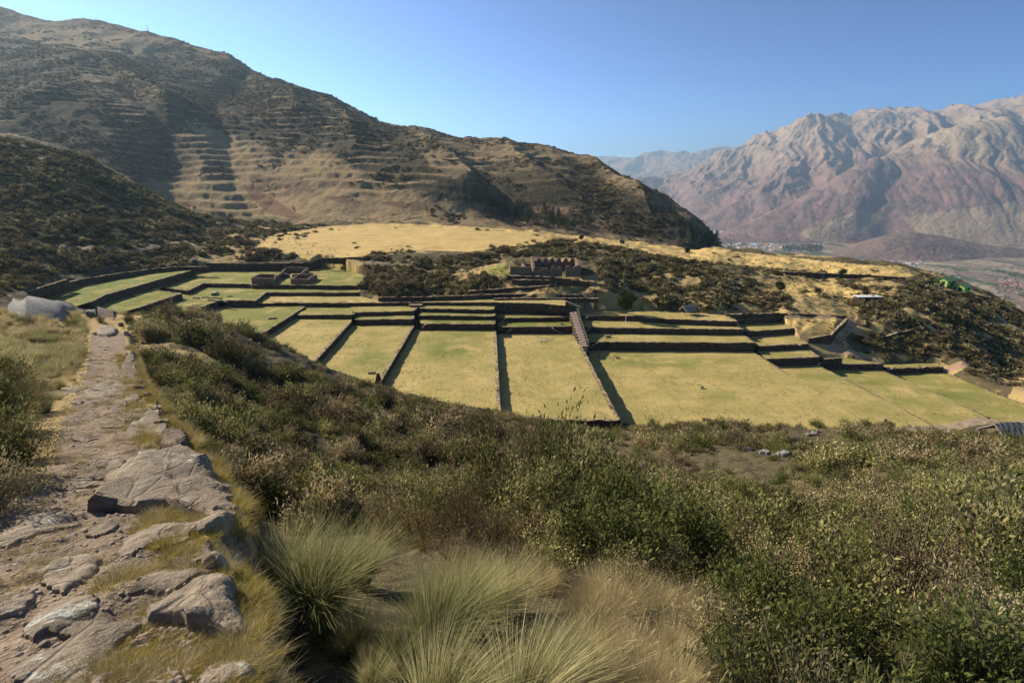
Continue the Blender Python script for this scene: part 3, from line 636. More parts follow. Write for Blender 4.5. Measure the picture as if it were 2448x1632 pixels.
def fattr(x, y, z):
    U, V = proj(x, y, z)
    gold = np.maximum.reduce([inpx(U, V, p) for p in [[(2150, 520), (2448, 480), (2448, 620), (2330, 600), (2200, 560)], [(1900, 560), (2060, 500), (2120, 520), (2000, 590)], [(2300, 280), (2448, 270), (2448, 420), (2330, 380), (2200, 330)]]])
    return dict(gold=blur(gold, 14), scrub=np.zeros_like(x))
VF = -400
cA = [(u, v, 9500) for u, v in [(1440, 440), (1540, 414), (1620, 398), (1700, 374), (1760, 360)]] + [(u, v, 8800) for u, v in [(1800, 344), (1830, 324), (1870, 309), (1930, 284), (1990, 288), (2060, 274), (2110, 266), (2140, 274), (2200, 282), (2300, 271), (2350, 261), (2448, 238), (2600, 215)]]
cA += [(1300, 470, 9000), (1400, 520, 7600), (1540, 545, 6200), (1640, 575, 5200), (1800, 470, 6200), (1700, 450, 7200), (1900, 400, 7000), (2000, 350, 7600), (2150, 340, 7600), (1900, 500, 5600), (2300, 330, 7400), (2448, 310, 7400), (2000, 460, 5900)]
cA += [(st_u, v + 60, 13000) for st_u, v in [(1440, 440), (1760, 360), (2060, 274), (2448, 238)]]
cA += [(2000, 600, 5300), (2100, 600, 5300), (2300, 600, 5400), (2448, 600, 5500), (2600, 600, 5500), (2100, 560, 6000), (2200, 540, 6200), (2448, 520, 6400), (2600, 520, 6400)]
fA = rz_far(cA, 170, 51, freq=.0009)
sheet('far_mountain_range', .18, 1.45, 620, 5000, 12500, 330, fA, fattr, M['range'])
cr = [(1500, 586, 4200), (1600, 584, 4200), (1680, 573, 4300), (1760, 540, 4700), (1850, 502, 5000), (1920, 464, 5300), (2000, 425, 5600), (2080, 381, 5900), (2160, 345, 6400), (2230, 317, 6500), (2330, 286, 6600), (2400, 281, 6650), (2448, 291, 6700), (2600, 300, 6800)]
ft = [(1500, 588, 4080), (1600, 588, 4080), (1680, 587, 4080), (1760, 586, 4090), (1850, 586, 4090), (1920, 586, 4090), (2000, 585, 4100), (2080, 579, 4200), (2160, 568, 4400), (2230, 556, 4400), (2330, 546, 4350), (2400, 538, 4350), (2448, 534, 4350), (2600, 530, 4350)]
cB = []
for (u, v, y), (_, v2, y2) in zip(cr, ft):
    z1, z2 = PY(u, v, y)[2], PY(u, v2, y2)[2]; s = st(u, v)[0]
    for k in (0, .3, .6, 1): yy = y2 + (y - y2) * k; zz = z2 + (z1 - z2) * (k + .04 * math.sin(math.pi * k)); UV = proj(s * yy, yy, zz); cB.append((UV[0], UV[1], yy))
    cB.append((u, v + 45, y * 1.3)); cB.append((proj(s * y2 * .86, y2 * .86, -520)[0], proj(s * y2 * .86, y2 * .86, -520)[1], y2 * .86))
fB = rz_far(cB, 42, 83, freq=.0030, gul=True)
sheet('brown_mountain', .22, 1.5, 620, 3800, 8200, 420, fB, fattr, M['range'])
cC = [(u, v, 17500) for u, v in [(1250, 420), (1340, 395), (1385, 385), (1420, 377), (1450, 382), (1500, 375), (1560, 359), (1600, 366), (1640, 369), (1700, 356), (1760, 346), (1850, 330), (2000, 330)]] + [(1250, 450, 12500), (1400, 450, 12500), (1600, 440, 12500), (1800, 430, 12500), (2000, 430, 12500), (1300, 440, 23000), (1600, 420, 23000), (1900, 420, 23000)]
fC = rz_far(cC, 170, 17, freq=.0007)
sheet('distant_mountain_range', -.1, .85, 420, 12400, 22000, 170, fC, lambda x, y, z: dict(gold=x*0, scrub=x*0), M['range'])
cD = [(1930, 612, 2750), (1990, 600, 2700), (2060, 579, 2650), (2120, 566, 2620), (2180, 561, 2600), (2250, 572, 2560), (2320, 582, 2600), (2400, 592, 2600), (2460, 598, 2600), (2560, 600, 2600)]
cD += [(u, v + 28, 3400) for u, v, y in list(cD)] + [(1900, 628, 2500), (2000, 640, 2350), (2100, 655, 2250), (2200, 670, 2150), (2320, 690, 2050), (2448, 720, 1950), (2600, 760, 1900), (1800, 640, 2500)]
cD = [(u, v, y * 1.36) for u, v, y in cD]
fD = rz_far(cD, 16, 29, freq=.006)
sheet('low_brown_hill', .42, 1.5, 420, 2650, 4700, 200, fD, lambda x, y, z: dict(gold=x*0, scrub=np.ones_like(x)*.45), M['range'])
vf = 300; vs = np.linspace(-.3, 1.7, 90); vl = np.linspace(math.log(1000), math.log(26000), 120); VS, VL = np.meshgrid(vs, vl); VY = np.exp(VL); VX = VS * VY
idx = np.arange(VX.size).reshape(VX.shape); vfz = -400 + 6 * fbm(VX * .0015, VY * .0015, 3, 2)
tag(mesh_np('valley_floor_ground', np.stack([VX.ravel(), VY.ravel(), vfz.ravel()], 1), np.stack([idx[:-1, :-1], idx[:-1, 1:], idx[1:, 1:], idx[1:, :-1]], -1).reshape(-1, 4), M['valley'], True), kind='structure')

# ---------------------------------------------------------------- terrace fields
def field_mesh(nm, pl):
    bm = bmesh.new(); vs = [bm.verts.new((x, y, 0)) for x, y in pl]
    f = bm.faces.new(vs)
    if f.calc_area() and f.normal.z < 0: pass
    bm.normal_update()
    res = bmesh.ops.triangulate(bm, faces=[f])
    # cut into a grid so the surface can undulate and carry the lush patches
    xs = [p[0] for p in pl]; ys = [p[1] for p in pl]
    step = 1.6
    for a, b, nrm in ((min(xs), max(xs), (1, 0, 0)), (min(ys), max(ys), (0, 1, 0))):
        k = a + step
        while k < b:
            bmesh.ops.bisect_plane(bm, geom=bm.verts[:] + bm.edges[:] + bm.faces[:], plane_co=(k * nrm[0], k * nrm[1], 0), plane_no=nrm, dist=1e-5); k += step
    z0 = LV[nm]
    co = np.array([v.co for v in bm.verts]); dz = .10 * fbm(co[:, 0] * .12, co[:, 1] * .12, 3, 44) + .03 * fbm(co[:, 0] * .8, co[:, 1] * .8, 2, 45)
    for v, d in zip(bm.verts, dz): v.co.z = z0 + d
    bmesh.ops.recalc_face_normals(bm, faces=bm.faces[:])
    me = bpy.data.meshes.new('terrace_field'); bm.to_mesh(me); bm.free()
    if me.polygons[0].normal.z < 0: me.flip_normals()
    for p in me.polygons: p.use_smooth = True
    co = np.empty(len(me.vertices) * 3); me.vertices.foreach_get('co', co); co = co.reshape(-1, 3)
    lush = np.zeros(len(co))
    for (u, v, rx, ry, k) in LUSH.get(nm, []):
        cx, cy2 = X(u, v, z0); lush = np.maximum(lush, k * np.exp(-(((co[:, 0]-cx)/rx)**2 + ((co[:, 1]-cy2)/ry)**2)))
    lush = np.maximum(lush, LUSHALL.get(nm, 0))
    a = me.attributes.new('lush', 'FLOAT', 'POINT'); a.data.foreach_set('value', lush.astype(np.float32))
    me.materials.append(M['field']); o = bpy.data.objects.new('terrace_field', me); C.objects.link(o); tag(o, kind='structure')
LUSH = dict(D=[(1080, 835, 9, 8, 1), (1100, 800, 12, 5, .7), (1020, 812, 5, 6, .6)], E=[(1340, 808, 6, 5, .9), (1290, 830, 9, 4, .4)], C=[(880, 860, 5, 7, .8), (900, 800, 8, 5, .5)], B=[(780, 775, 9, 3, .6)],
    F=[(1560, 868, 16, 4, .9), (1690, 862, 9, 4, .7), (1720, 945, 8, 4, .6), (1420, 900, 5, 10, .6), (1480, 850, 10, 4, .6)], G=[(1960, 900, 14, 3, .8)], H=[(2060, 912, 14, 4, .9), (2150, 950, 5, 5, .6)], I=[(2260, 945, 9, 6, 1), (2170, 900, 16, 2, .8)], A=[(650, 770, 9, 6, .9), (640, 740, 16, 5, .5)])
LUSHALL = dict(E1=.95, E2=.6, D1=1, D2=.8, D3=.4, C1=.9, C2=.5, B1=.6, V=.9, U=.8, T1=.95, T2=.95, T3=.9, R1=.35, R2=.35, E3=.4, S1=.3, S2=.35, S3=.4, H1=.5, I1=.5, A=.75, G=.3, H=.5, I=.6, B=.15, C=.35, D=.25, E=.15, F=.15)
for nm, pl in fields: field_mesh(nm, pl)

# ---------------------------------------------------------------- terrace walls, each a thing of its own
def wall(label, pl, zt, zb, thick=.7, cope=.06, jit=.10, cat='stone wall', step=.8, group='stone retaining walls of the terraces', mat='wall', side=0, name='terrace_wall', zt2=None, ragged=.09):
    """dry stone wall along pl; zt top level, zb foot level; centre line of the front face follows pl"""
    P = [Vector((x, y)) for x, y in pl]; pts = []; tt = []
    Ltot = sum((b - a).length for a, b in zip(P[:-1], P[1:])); acc = 0
    for a, b in zip(P[:-1], P[1:]):
        L = (b - a).length; n = max(1, int(L / step))
        for k in range(n): pts.append(a.lerp(b, k / n)); tt.append((acc + L * k / n) / Ltot)
        acc += L
    pts.append(P[-1]); tt.append(1.)
    N = len(pts); hrow = max(2, int((zt - zb) / .7)); V = []; Fc = []
    sd = rnd.randint(0, 9999)
    for i, p in enumerate(pts):
        a = pts[max(i-1, 0)]; b = pts[min(i+1, N-1)]; d = (b - a).normalized(); nrm = Vector((d.y, -d.x))
        top = (zt if zt2 is None else zt + (zt2 - zt) * tt[i]) + cope
        prof = []
        for k in range(hrow + 1):
            q = k / hrow; z = zb - .5 + (top - zb + .5) * q
            prof.append((p + nrm * (thick * .5 + .09 * (1 - q) * (zt - zb)), z))
        prof.append((p - nrm * thick * .5, top)); prof.append((p - nrm * thick * .5, zb - .5))
        for (q, z) in prof: V.append((q.x, q.y, z))
    m = hrow + 3; V = np.array(V)
    nz = fbm(V[:, 0] * .7 + sd, V[:, 1] * .7 + V[:, 2] * .9, 3, 12); nz2 = perlin(V[:, 0] * 2.3, V[:, 1] * 2.3 + V[:, 2] * 2.1, 9)
    V[:, 0] += jit * nz2; V[:, 1] += jit * nz2
    top = np.arange(len(V)) % m; is_top = (top == hrow) | (top == hrow + 1)
    V[:, 2] += np.where(is_top, ragged * (nz * 1.4 + nz2), 0)
    for i in range(N - 1):
        for k in range(m - 1): Fc.append((i*m+k, (i+1)*m+k, (i+1)*m+k+1, i*m+k+1))
    Fc.append(tuple(range(m-1, -1, -1))); Fc.append(tuple((N-1)*m + k for k in range(m)))
    o = mesh_py(name, V, Fc, M[mat]); tag(o, label, cat, group, 'thing'); return o
wl = {}
def W_(key, label, zt, zb, pl=None, **kw): wl[key] = wall(label, pl or w[key], zt, zb, **kw)
W_('R1', 'tallest dark terrace wall, directly behind the widest field', 2.2, 0)
W_('R2', 'middle of three dark long walls stacked right of the stone staircase', 3.7, 2.2)
W_('R3', 'uppermost dark wall right of the staircase, below the thatched hut', 5.0, 3.7)
W_('W6', 'low wall edge running downhill between widest field and the next field right', 0, -2.2, thick=.35, cope=.05, jit=.04, ragged=.04)
W_('S1', 'topmost short wall of the four-step block right of the long walls', 3.9, 2.5)
W_('S2', 'second short wall down in the stepped block right of the long walls', 2.5, 1.0)
W_('S3', 'third short wall down in the stepped block right of the long walls', 1.0, -.3)
W_('S4', 'lowest and darkest short wall of the stepped block, behind the second field', -.3, -2.2)
W_('H1', 'dark wall closing the third field from the right, under the red path', -2.7, -4.2)
W_('H2', 'low broken wall remnant above the wall under the red path', -1.2, -2.7, ragged=.25)
W_('W7', 'second diagonal field edge wall right of the widest field', -2.2, -4.2, thick=.35, cope=.05, jit=.04, ragged=.04)
W_('W8', 'third diagonal field edge wall, towards the dirt road', -4.2, -6, thick=.35, cope=.05, jit=.04, ragged=.04)
W_('I1', 'uneven low wall behind the rightmost field', -4.6, -6, ragged=.22)
W_('W9', 'outermost field edge wall beside the dark ravine', -6, -8, thick=.35, cope=.05, jit=.04, ragged=.04)
W_('E1', 'lowest cross wall left of the staircase, behind the field with two seated people', 4.6, 2.8)
W_('E2', 'second cross wall left of the staircase', 5.7, 4.6)
W_('E3', 'third cross wall left of the staircase, ending at its top step', 6.8, 5.7)
W_('E4', 'long wall holding up the pale path beside the top of the staircase', 8.7, 6.9)
W_('D1', 'lowest cross wall behind the field with the bright green patch', 5.8, 4.2)
W_('D2', 'middle cross wall behind the field with the bright green patch', 6.8, 5.8)
W_('D3', 'upper thin cross wall behind the field with the bright green patch', 7.8, 6.8)
W_('C1', 'lower cross wall behind the narrow field with a lone block on it', 6.8, 5.4)
W_('C2', 'upper cross wall behind the narrow field with a lone block on it', 7.8, 6.8)
W_('C3', 'long low wall under the path, left of the small square platform', 8.7, 7.3)
W_('B1', 'short cross wall between the two slanting walls at the left', 7.6, 6.6)
W_('W1', 'slanting wall with a wide shadow, leftmost of those reaching the scrub', 7.9, 6.6)
W_('W2', 'second slanting wall reaching the scrub, left of the pointed wall end', 6.6, 5.4)
W_('W3', 'slanting wall ending at the tall pointed wall end', 5.4, 4.2)
W_('W4', 'nearly straight-on wall with narrow black shadow between two middle fields', 4.2, 2.8)
W_('W5', 'slanting wall running down from the foot of the staircase', 2.8, 0)
W_('V', 'zigzag wall with a corner kink above the leftmost large field', 9.7, 8.3)
W_('U', 'kinked wall in front of the double-chambered ruin', 10.9, 9.7)
W_('TOP', 'long high dark wall behind the double-chambered ruin', 13.7, 10.9)
W_('T1', 'long pale-topped wall below the curved high wall at the left', 13.2, 11.2)
W_('T2', 'short slanting wall of the small field behind the path bushes', 11.2, 9.7)
W_('T3', 'slanting wall left of the flat stones, below the zigzag wall', 9.7, 7.9)
W_('SW', 'high curving wall in shadow at the foot of the dark hill', 15.6, 12.9, zt2=14.2)
W_('SW2', 'thin second wall line behind the left end of the curving wall', 16.6, 15.2)
W_('P1', 'undulating back wall above the pinkish path', 9.9, 8.7)
W_('P2', 'low front wall between the pinkish path and the upper back wall', 9.2, 8.5)
W_('Q1', 'upper thin wall line on the straw bank below the gabled ruin', 14.0, 13.0, ragged=.15)
W_('Q2', 'lower thin wall line on the straw bank below the gabled ruin', 13.2, 12.2, ragged=.15)
def side(label, a, b, zt, zb): wall(label, [a, b], zt, zb)
side('side wall closing the first step right of the widest field wall', w['R1'][-1], off([w['R2'][-1]], 0, .3)[0], 2.2, -.3)
side('side wall closing the second step right of the long walls', w['R2'][-1], off([w['R3'][-1]], 0, .3)[0], 3.7, 1)
side('side wall closing the top step of the long walls', w['R3'][-1], PL([(1735, 753)], 5)[0], 5, 3.7)
side('outer side wall of the top step in the stepped block', w['S1'][-1], (w['S1'][-1][0] - 1, w['S1'][-1][1] + 6), 3.9, 2)
side('outer side wall of the second step in the stepped block', w['S2'][-1], off([w['S1'][-1]], 0, .2)[0], 2.5, 0.5)
side('outer side wall of the third step in the stepped block', w['S3'][-1], off([w['S2'][-1]], 0, .2)[0], 1, -1)
side('outer side wall of the lowest step in the stepped block', w['S4'][-1], off([w['S3'][-1]], 0, .2)[0], -.3, -2.5)
side('shadowed return wall beside the wall under the red path', w['H1'][-1], (w['H1'][-1][0] + 1, w['H1'][-1][1] + 4), -2.7, -4.5)
side('return wall right of the lower cross walls of the straight-on wall', w['D1'][-1], w['D2'][-1], 5.8, 4.6)
side('return wall right of the upper cross walls of the straight-on wall', w['D2'][-1], w['D3'][-1], 6.8, 5.7)
side('return wall right of the lower cross walls near the small platform', w['C1'][-1], w['C2'][-1], 6.8, 5.8)
side('return wall right of the upper cross walls near the small platform', w['C2'][-1], w['C3'][-1], 7.8, 6.8)
side('return wall beside the short cross wall at the left', w['B1'][-1], (w['B1'][-1][0] + .4, w['C2'][0][1] + 4), 7.6, 6.8)
side('end wall of the small field behind the path bushes', w['T2'][-1], PL([(378, 695)], 11.2)[0], 11.2, 9.7)
wall('low stone kerb along the scrub edge of the middle fields', PL([(880, 928), (940, 948), (1040, 972), (1120, 983), (1190, 990)], 4.3), 4.5, 2.6, jit=.25, ragged=.3, cat='stone kerb', group=None)
wall('low straight kerb closing the field that holds two seated people', PL([(1195, 992), (1330, 1003), (1478, 1005)], 2.9), 2.95, 1.2, jit=.1, cat='stone kerb', group=None)
for lb, pts, h in [('dark low wall above the thin path, right of the stepped block', [(1735, 756, 140.5), (1850, 748.5, 143), (1950, 750, 142.5), (2024, 757, 141)], .8), ('crooked dark wall beside the red path', [(1934, 797, 131), (1985, 800, 131), (1998, 790, 134), (2024, 766, 139.5)], 1.0),
                   ('long thin field wall above the pale dry field', [(1810, 671, 196), (1950, 674, 195), (2050, 676, 195), (2160, 683, 192)], 1.0), ('rubble wall line along the golden field by the big wall corner', [(770, 622, 186), (850, 627, 184), (930, 628, 183)], .8),
                   ('wall line below the straw bank and the upper back wall', [(1120, 698, 149.5), (1240, 694, 150), (1330, 699, 150)], .8), ('wall line across the bushy slope in front of the ravine', [(2105, 798, 134), (2150, 788, 137), (2210, 786, 139)], .8)]:
    pl = [PY(*q)[:2] for q in pts]; zz = [zf(*p) for p in pl]
    wall(lb, pl, max(zz[0], .0 + zz[0]) + h, min(zz) - .6, zt2=zz[-1] + h, ragged=.15, group='field walls on the slopes')

# ---------------------------------------------------------------- plant prototypes
def leaf_geo(c, d, up, L, Wd):
    """n diamonds: centre base c, direction d, side from cross(d, up)"""
    sd = np.cross(d, up); sd /= (np.linalg.norm(sd, axis=1, keepdims=True) + 1e-6)
    L = L[:, None]; Wd = Wd[:, None]; nrm = np.cross(sd, d)
    v = np.stack([c, c + d * L * .45 + sd * Wd * .5 + nrm * L * .04, c + d * L, c + d * L * .45 - sd * Wd * .5 + nrm * L * .04], 1).reshape(-1, 3)
    f = np.arange(len(c) * 4).reshape(-1, 4); return v, f
def unit(n, g):
    a = g.normal(size=(n, 3)); return a / np.linalg.norm(a, axis=1, keepdims=True)
def mk_mesh(name, v, f, tint, mat):
    o = mesh_np(name, v, f, mat, attrs=dict(tint=tint)); me = o.data; C.objects.unlink(o); bpy.data.objects.remove(o); return me
def stems_geo(tips, r, g, base_r=.12):
    V = []; Fc = []
    for t in tips:
        b = np.array([t[0] * base_r, t[1] * base_r, 0.]); m = b * .5 + t * .5 + np.array([t[0], t[1], 0]) * -.08 + g.normal(size=3) * .03
        pts = [b, m, t]; rr = [r, r * .7, r * .35]; k0 = len(V)
        for p, q in zip(pts, rr):
            for a in range(3): V.append(p + q * np.array([math.cos(a*2.09), math.sin(a*2.09), 0]))
        for s_ in range(2):
            for a in range(3): Fc.append((k0+s_*3+a, k0+s_*3+(a+1) % 3, k0+s_*3+3+(a+1) % 3, k0+s_*3+3+a))
    return np.array(V), np.array(Fc)
def bush(seed, n, rad, h, L, Wd, ntip, mat, name, spread=.115, shell=.5, up=.5, stem_r=.008):
    g = np.random.default_rng(seed)
    th = g.uniform(0, 2*math.pi, ntip); el = np.arccos(g.uniform(.02, 1, ntip)); rr = g.uniform(shell, 1.0, ntip) * (1 + .25 * np.sin(th * 2 + seed) * np.sin(el))
    tips = np.stack([np.cos(th)*np.sin(el)*rad*rr, np.sin(th)*np.sin(el)*rad*rr, h*np.cos(el)*rr + .05*h], 1)
    k = g.integers(0, ntip, n); a = g.beta(3.0, 1.1, n)[:, None]
    c = tips[k] * a + g.normal(size=(n, 3)) * spread * rad * (0.5 + .5 * a); c[:, 2] = np.abs(c[:, 2])
    out = c / (np.linalg.norm(c, axis=1, keepdims=True) + 1e-6)
    d = unit(n, g) * .8 + out * .5 + np.array([0, 0, up]); d /= np.linalg.norm(d, axis=1, keepdims=True)
    v, f = leaf_geo(c, d, unit(n, g), L * g.uniform(.6, 1.3, n), Wd * g.uniform(.7, 1.3, n))
    tint = np.repeat(np.clip(.5 * g.random(n) + .5 * g.random(ntip)[k], 0, 1), 4)
    leaf = mk_mesh(name, v, f, tint, mat)
    sv, sf = stems_geo(tips[:min(ntip, 60)], stem_r, g); st_ = mk_mesh('stem', sv, sf, np.full(len(sv), .5), M['stem'])
    return leaf, st_
def blades(seed, n, L, Wd, lean, base, curve, mat, name, heads=0., segs=3, bias=(0, 0)):
    g = np.random.default_rng(seed); th = g.uniform(0, 2*math.pi, n); r = base * np.sqrt(g.random(n))
    b = np.stack([np.cos(th)*r, np.sin(th)*r, np.zeros(n)], 1)
    ln = L * g.uniform(.45, 1.1, n); le = lean * (r / base * .7 + .3) * g.uniform(.4, 1.3, n); ph = th + g.normal(size=n) * .5
    dx, dy = np.cos(ph) * le + bias[0], np.sin(ph) * le + bias[1]
    V = []; wd = Wd * g.uniform(.6, 1.4, n); sx, sy = -np.sin(ph + g.normal(size=n)), np.cos(ph + g.normal(size=n))
    for s_ in range(segs + 1):
        t = s_ / segs; k = t * t * curve + t * (1 - curve)
        p = b + np.stack([dx * k * ln, dy * k * ln, ln * (t - .35 * t * t * np.hypot(dx, dy))], 1)
        w_ = wd * (1 - t * .85) * .5; w_ = np.where((np.arange(n) < heads * n) & (s_ == segs), wd * 1.6, w_)
        V.append(p + np.stack([sx * w_, sy * w_, 0 * w_], 1)); V.append(p - np.stack([sx * w_, sy * w_, 0 * w_], 1))
    V = np.stack(V, 1).reshape(-1, 3); m = 2 * (segs + 1)
    f = np.concatenate([np.arange(n)[:, None] * m + np.array([2*s_, 2*s_+1, 2*s_+3, 2*s_+2]) for s_ in range(segs)])
    tn = g.random(n)[:, None] * .55 + np.repeat(np.arange(segs + 1) / segs, 2)[None] * .45
    return mk_mesh(name, V, f, tn.ravel(), mat)
P_ = {}
P_['leafy'] = [bush(s_, 4600, .55, .8, .048, .017, 55, M['shrub'], 'foliage') for s_ in (1, 2, 3)]
P_['lush'] = [bush(s_, 4200, .5, .75, .045, .018, 60, M['lush'], 'foliage') for s_ in (4, 5)]
P_['olive'] = [bush(s_, 5000, .55, .75, .036, .012, 60, M['olive'], 'foliage') for s_ in (6, 7)]
P_['dry'] = [bush(s_, 4200, .5, .75, .055, .005, 90, M['dry'], 'foliage', spread=.12, up=.9) for s_ in (8, 9)]
P_['brown'] = [bush(s_, 4200, .45, .75, .020, .012, 60, M['brown'], 'foliage', spread=.07, up=.8) for s_ in (10, 11)]
P_['long'] = [bush(s_, 420, .35, .75, .13, .020, 26, M['lush'], 'foliage', spread=.10, up=.7, stem_r=.006) for s_ in (12, 13)]
G_ = dict(ichu=[blades(s_, 1600, .88, .0058, .6, .10, .75, M['ichu'], 'blades', bias=(.22, .02)) for s_ in (21, 22)], straw=[blades(s_, 1300, .6, .0030, .95, .16, .85, M['straw'], 'blades', heads=.04, segs=4) for s_ in (23, 24)],
          turf=[blades(s_, 260, .09, .004, 1.3, .12, .6, M['moss'], 'blades', segs=2) for s_ in (25, 26)], dryturf=[blades(27, 240, .13, .0035, 1.5, .13, .7, M['straw'], 'blades', segs=2)],
          tuft=[blades(s_, 300, .6, .016, .8, .16, .75, M['straw'], 'blades', segs=2) for s_ in (28, 29)], ichutuft=[blades(30, 420, .7, .012, .8, .16, .75, M['ichu'], 'blades', segs=2)])
MID = [bush(s_, 900, .6, .75, .10, .038, 40, M[m_], 'foliage', stem_r=.02)[0] for s_, m_ in ((31, 'shrub'), (32, 'shrub'), (33, 'olive'), (34, 'dry'), (35, 'lush'), (36, 'brown'), (37, 'olive'))]
FAR = [bush(s_, 260, .6, .6, .24, .11, 22, M[m_], 'foliage', stem_r=.03)[0] for s_, m_ in ((41, 'far'), (42, 'far'), (43, 'shrub'), (44, 'olive'), (45, 'far'))]
VFAR = [bush(s_, 46, .6, .5, .5, .30, 9, M['far'], 'foliage')[0] for s_ in (51, 52)]

def stuff(name, label, meshes, pts, scl, idx=None, kind='stuff', tilt=.12):
    """one object of countless small plants or stones: geometry-node instances on points"""
    pts = np.asarray(pts, np.float32); n = len(pts)
    if idx is None: idx = rng.integers(0, len(meshes), n)
    me = bpy.data.meshes.new(name); me.vertices.add(n); me.vertices.foreach_set('co', pts.ravel())
    rot = np.stack([rng.normal(size=n) * tilt, rng.normal(size=n) * tilt, rng.uniform(0, 6.28, n)], 1).astype(np.float32)
    sc = np.asarray(scl, np.float32); sc = np.repeat(sc[:, None], 3, 1) if sc.ndim == 1 else sc
    a = me.attributes.new('rot', 'FLOAT_VECTOR', 'POINT'); a.data.foreach_set('vector', rot.ravel())
    a = me.attributes.new('scl', 'FLOAT_VECTOR', 'POINT'); a.data.foreach_set('vector', np.ascontiguousarray(sc).ravel())
    a = me.attributes.new('idx', 'INT', 'POINT'); a.data.foreach_set('value', idx.astype(np.int32))
    o = bpy.data.objects.new(name, me); C.objects.link(o); tag(o, kind=kind)
    col = bpy.data.collections.new(name + '_prototypes')
    for k, m in enumerate(meshes): col.objects.link(bpy.data.objects.new('%03d_%s' % (k, name), m))
    ng = bpy.data.node_groups.new(name, 'GeometryNodeTree'); ng.interface.new_socket('Geometry', in_out='INPUT', socket_type='NodeSocketGeometry'); ng.interface.new_socket('Geometry', in_out='OUTPUT', socket_type='NodeSocketGeometry')
    N = ng.nodes.new; i_ = N('NodeGroupInput'); o_ = N('NodeGroupOutput'); ip = N('GeometryNodeInstanceOnPoints'); ci = N('GeometryNodeCollectionInfo'); mp = N('GeometryNodeMeshToPoints')
    ci.inputs['Collection'].default_value = col; ci.inputs['Separate Children'].default_value = True; ci.inputs['Reset Children'].default_value = True
    ip.inputs['Pick Instance'].default_value = True; L = ng.links.new
    def at_(nm, ty):
        x = N('GeometryNodeInputNamedAttribute'); x.data_type = ty; x.inputs[0].default_value = nm; return [q for q in x.outputs if q.enabled][0]
    L(i_.outputs[0], mp.inputs[0]); L(mp.outputs[0], ip.inputs['Points']); L(ci.outputs[0], ip.inputs['Instance'])
    L(at_('idx', 'INT'), ip.inputs['Instance Index']); L(at_('rot', 'FLOAT_VECTOR'), ip.inputs['Rotation']); L(at_('scl', 'FLOAT_VECTOR'), ip.inputs['Scale']); L(ip.outputs[0], o_.inputs[0])
    md = o.modifiers.new('scatter', 'NODES'); md.node_group = ng
    return o
# upper limit (photo row) that near vegetation reaches, so the fields stay in view as the slope's growth really stands
LU = [-400, 100, 240, 330, 450, 550, 620, 700, 760, 820, 900, 1000, 1100, 1200, 1330, 1450, 1600, 1750, 1830, 1950, 2060, 2200, 2300, 2700]
LVV = [760, 735, 745, 728, 722, 745, 790, 838, 872, 898, 922, 950, 972, 985, 1002, 1012, 1008, 1000, 985, 985, 1008, 1020, 1030, 1035]
def fit_scale(x, y, z, sc, h, slack=8):
    """shrink plants that would rise above the growth line seen on the slope"""
    U, V = proj(x, y, z + h * sc); lim = np.interp(U, LU, LVV) - slack
    _, Vb = proj(x, y, z); fr = np.where(V < lim, np.clip((Vb - lim) / np.maximum(Vb - V, 1e-3), 0, 1), 1)
    return sc * fr
def scatter_sy(n, s0, s1, y0, y1, pw=2.0):
    """uniform per ground area when pw=2; smaller pw packs more plants near the viewer"""
    s = rng.uniform(s0, s1, n); q = rng.random(n); y = (y0**pw + q * (y1**pw - y0**pw)) ** (1/pw); return s * y, y

# ---------------------------------------------------------------- rocks
def to_ground(px, ymin=.4): return [hit(u, v, ymin, 120) for u, v in px]
def rock(name, label, cat, px, h, peak=None, mat='rock', seed=1, group=None, world=None, rough=.35, sink=.25, sharp=2.2):
    g3 = world or to_ground(px); P = np.array([(p[0], p[1]) for p in g3]); n = 56; g = np.random.default_rng(seed)
    seg = np.r_[P, P[:1]]; L = np.r_[0, np.cumsum(np.hypot(*np.diff(seg, axis=0).T))]; q = np.linspace(0, L[-1], n, endpoint=False)
    ring = np.stack([np.interp(q, L, seg[:, 0]), np.interp(q, L, seg[:, 1])], 1); c = P.mean(0); size = L[-1] / 4
    a = np.arctan2(ring[:, 1]-c[1], ring[:, 0]-c[0]); 
    ring = c + (ring - c) * (1 + .07 * np.sin(a * 3 + seed) + .05 * g.normal(size=n))[:, None]
    pk = np.array(to_ground([peak])[0][:2]) if peak else c
    V = []; ks = [1.06, 1.0, .96, .88, .76, .62, .48, .34, .2, .08]
    for i, k in enumerate(ks):
        r = c + (ring - c) * k; gz = Zf(r[:, 0], r[:, 1])
        edge = [-.3, .05, .62, .86, .96, 1, 1, 1, 1, 1][i]
        d = np.hypot(*(r - pk).T) / (size * 1.3); pf = np.exp(-d * sharp * (1.0 if h > .2 else .5)) if peak else np.ones(n)
        nz = ridged(r[:, 0] / size * 1.3 + seed, r[:, 1] / size * 1.3, 4, seed, .55) * .12 + fbm(r[:, 0] / size * 5, r[:, 1] / size * 5, 3, seed + 3) * .10
        V.append(np.stack([r[:, 0], r[:, 1], gz + (h * (pf * edge + nz * rough * 1.5 * max(edge, 0)) if i else -sink * max(h, .2) * np.ones(n))], 1))
    V = np.concatenate(V); m = len(ks)
    cz = zf(*c); V = np.r_[V, [[c[0], c[1], V[-n:, 2].mean()]]]
    Fc = [(i*n+k, i*n+(k+1) % n, (i+1)*n+(k+1) % n, (i+1)*n+k) for i in range(m-1) for k in range(n)] + [((m-1)*n+k, (m-1)*n+(k+1) % n, len(V)-1) for k in range(n)]
    o = mesh_py(name, V, Fc, M[mat]); o.data.update()
    for p in o.data.polygons: p.use_smooth = True
    if hasattr(o.data, 'set_sharp_from_angle'): o.data.set_sharp_from_angle(angle=R(32))
    return tag(o, label, cat, group)
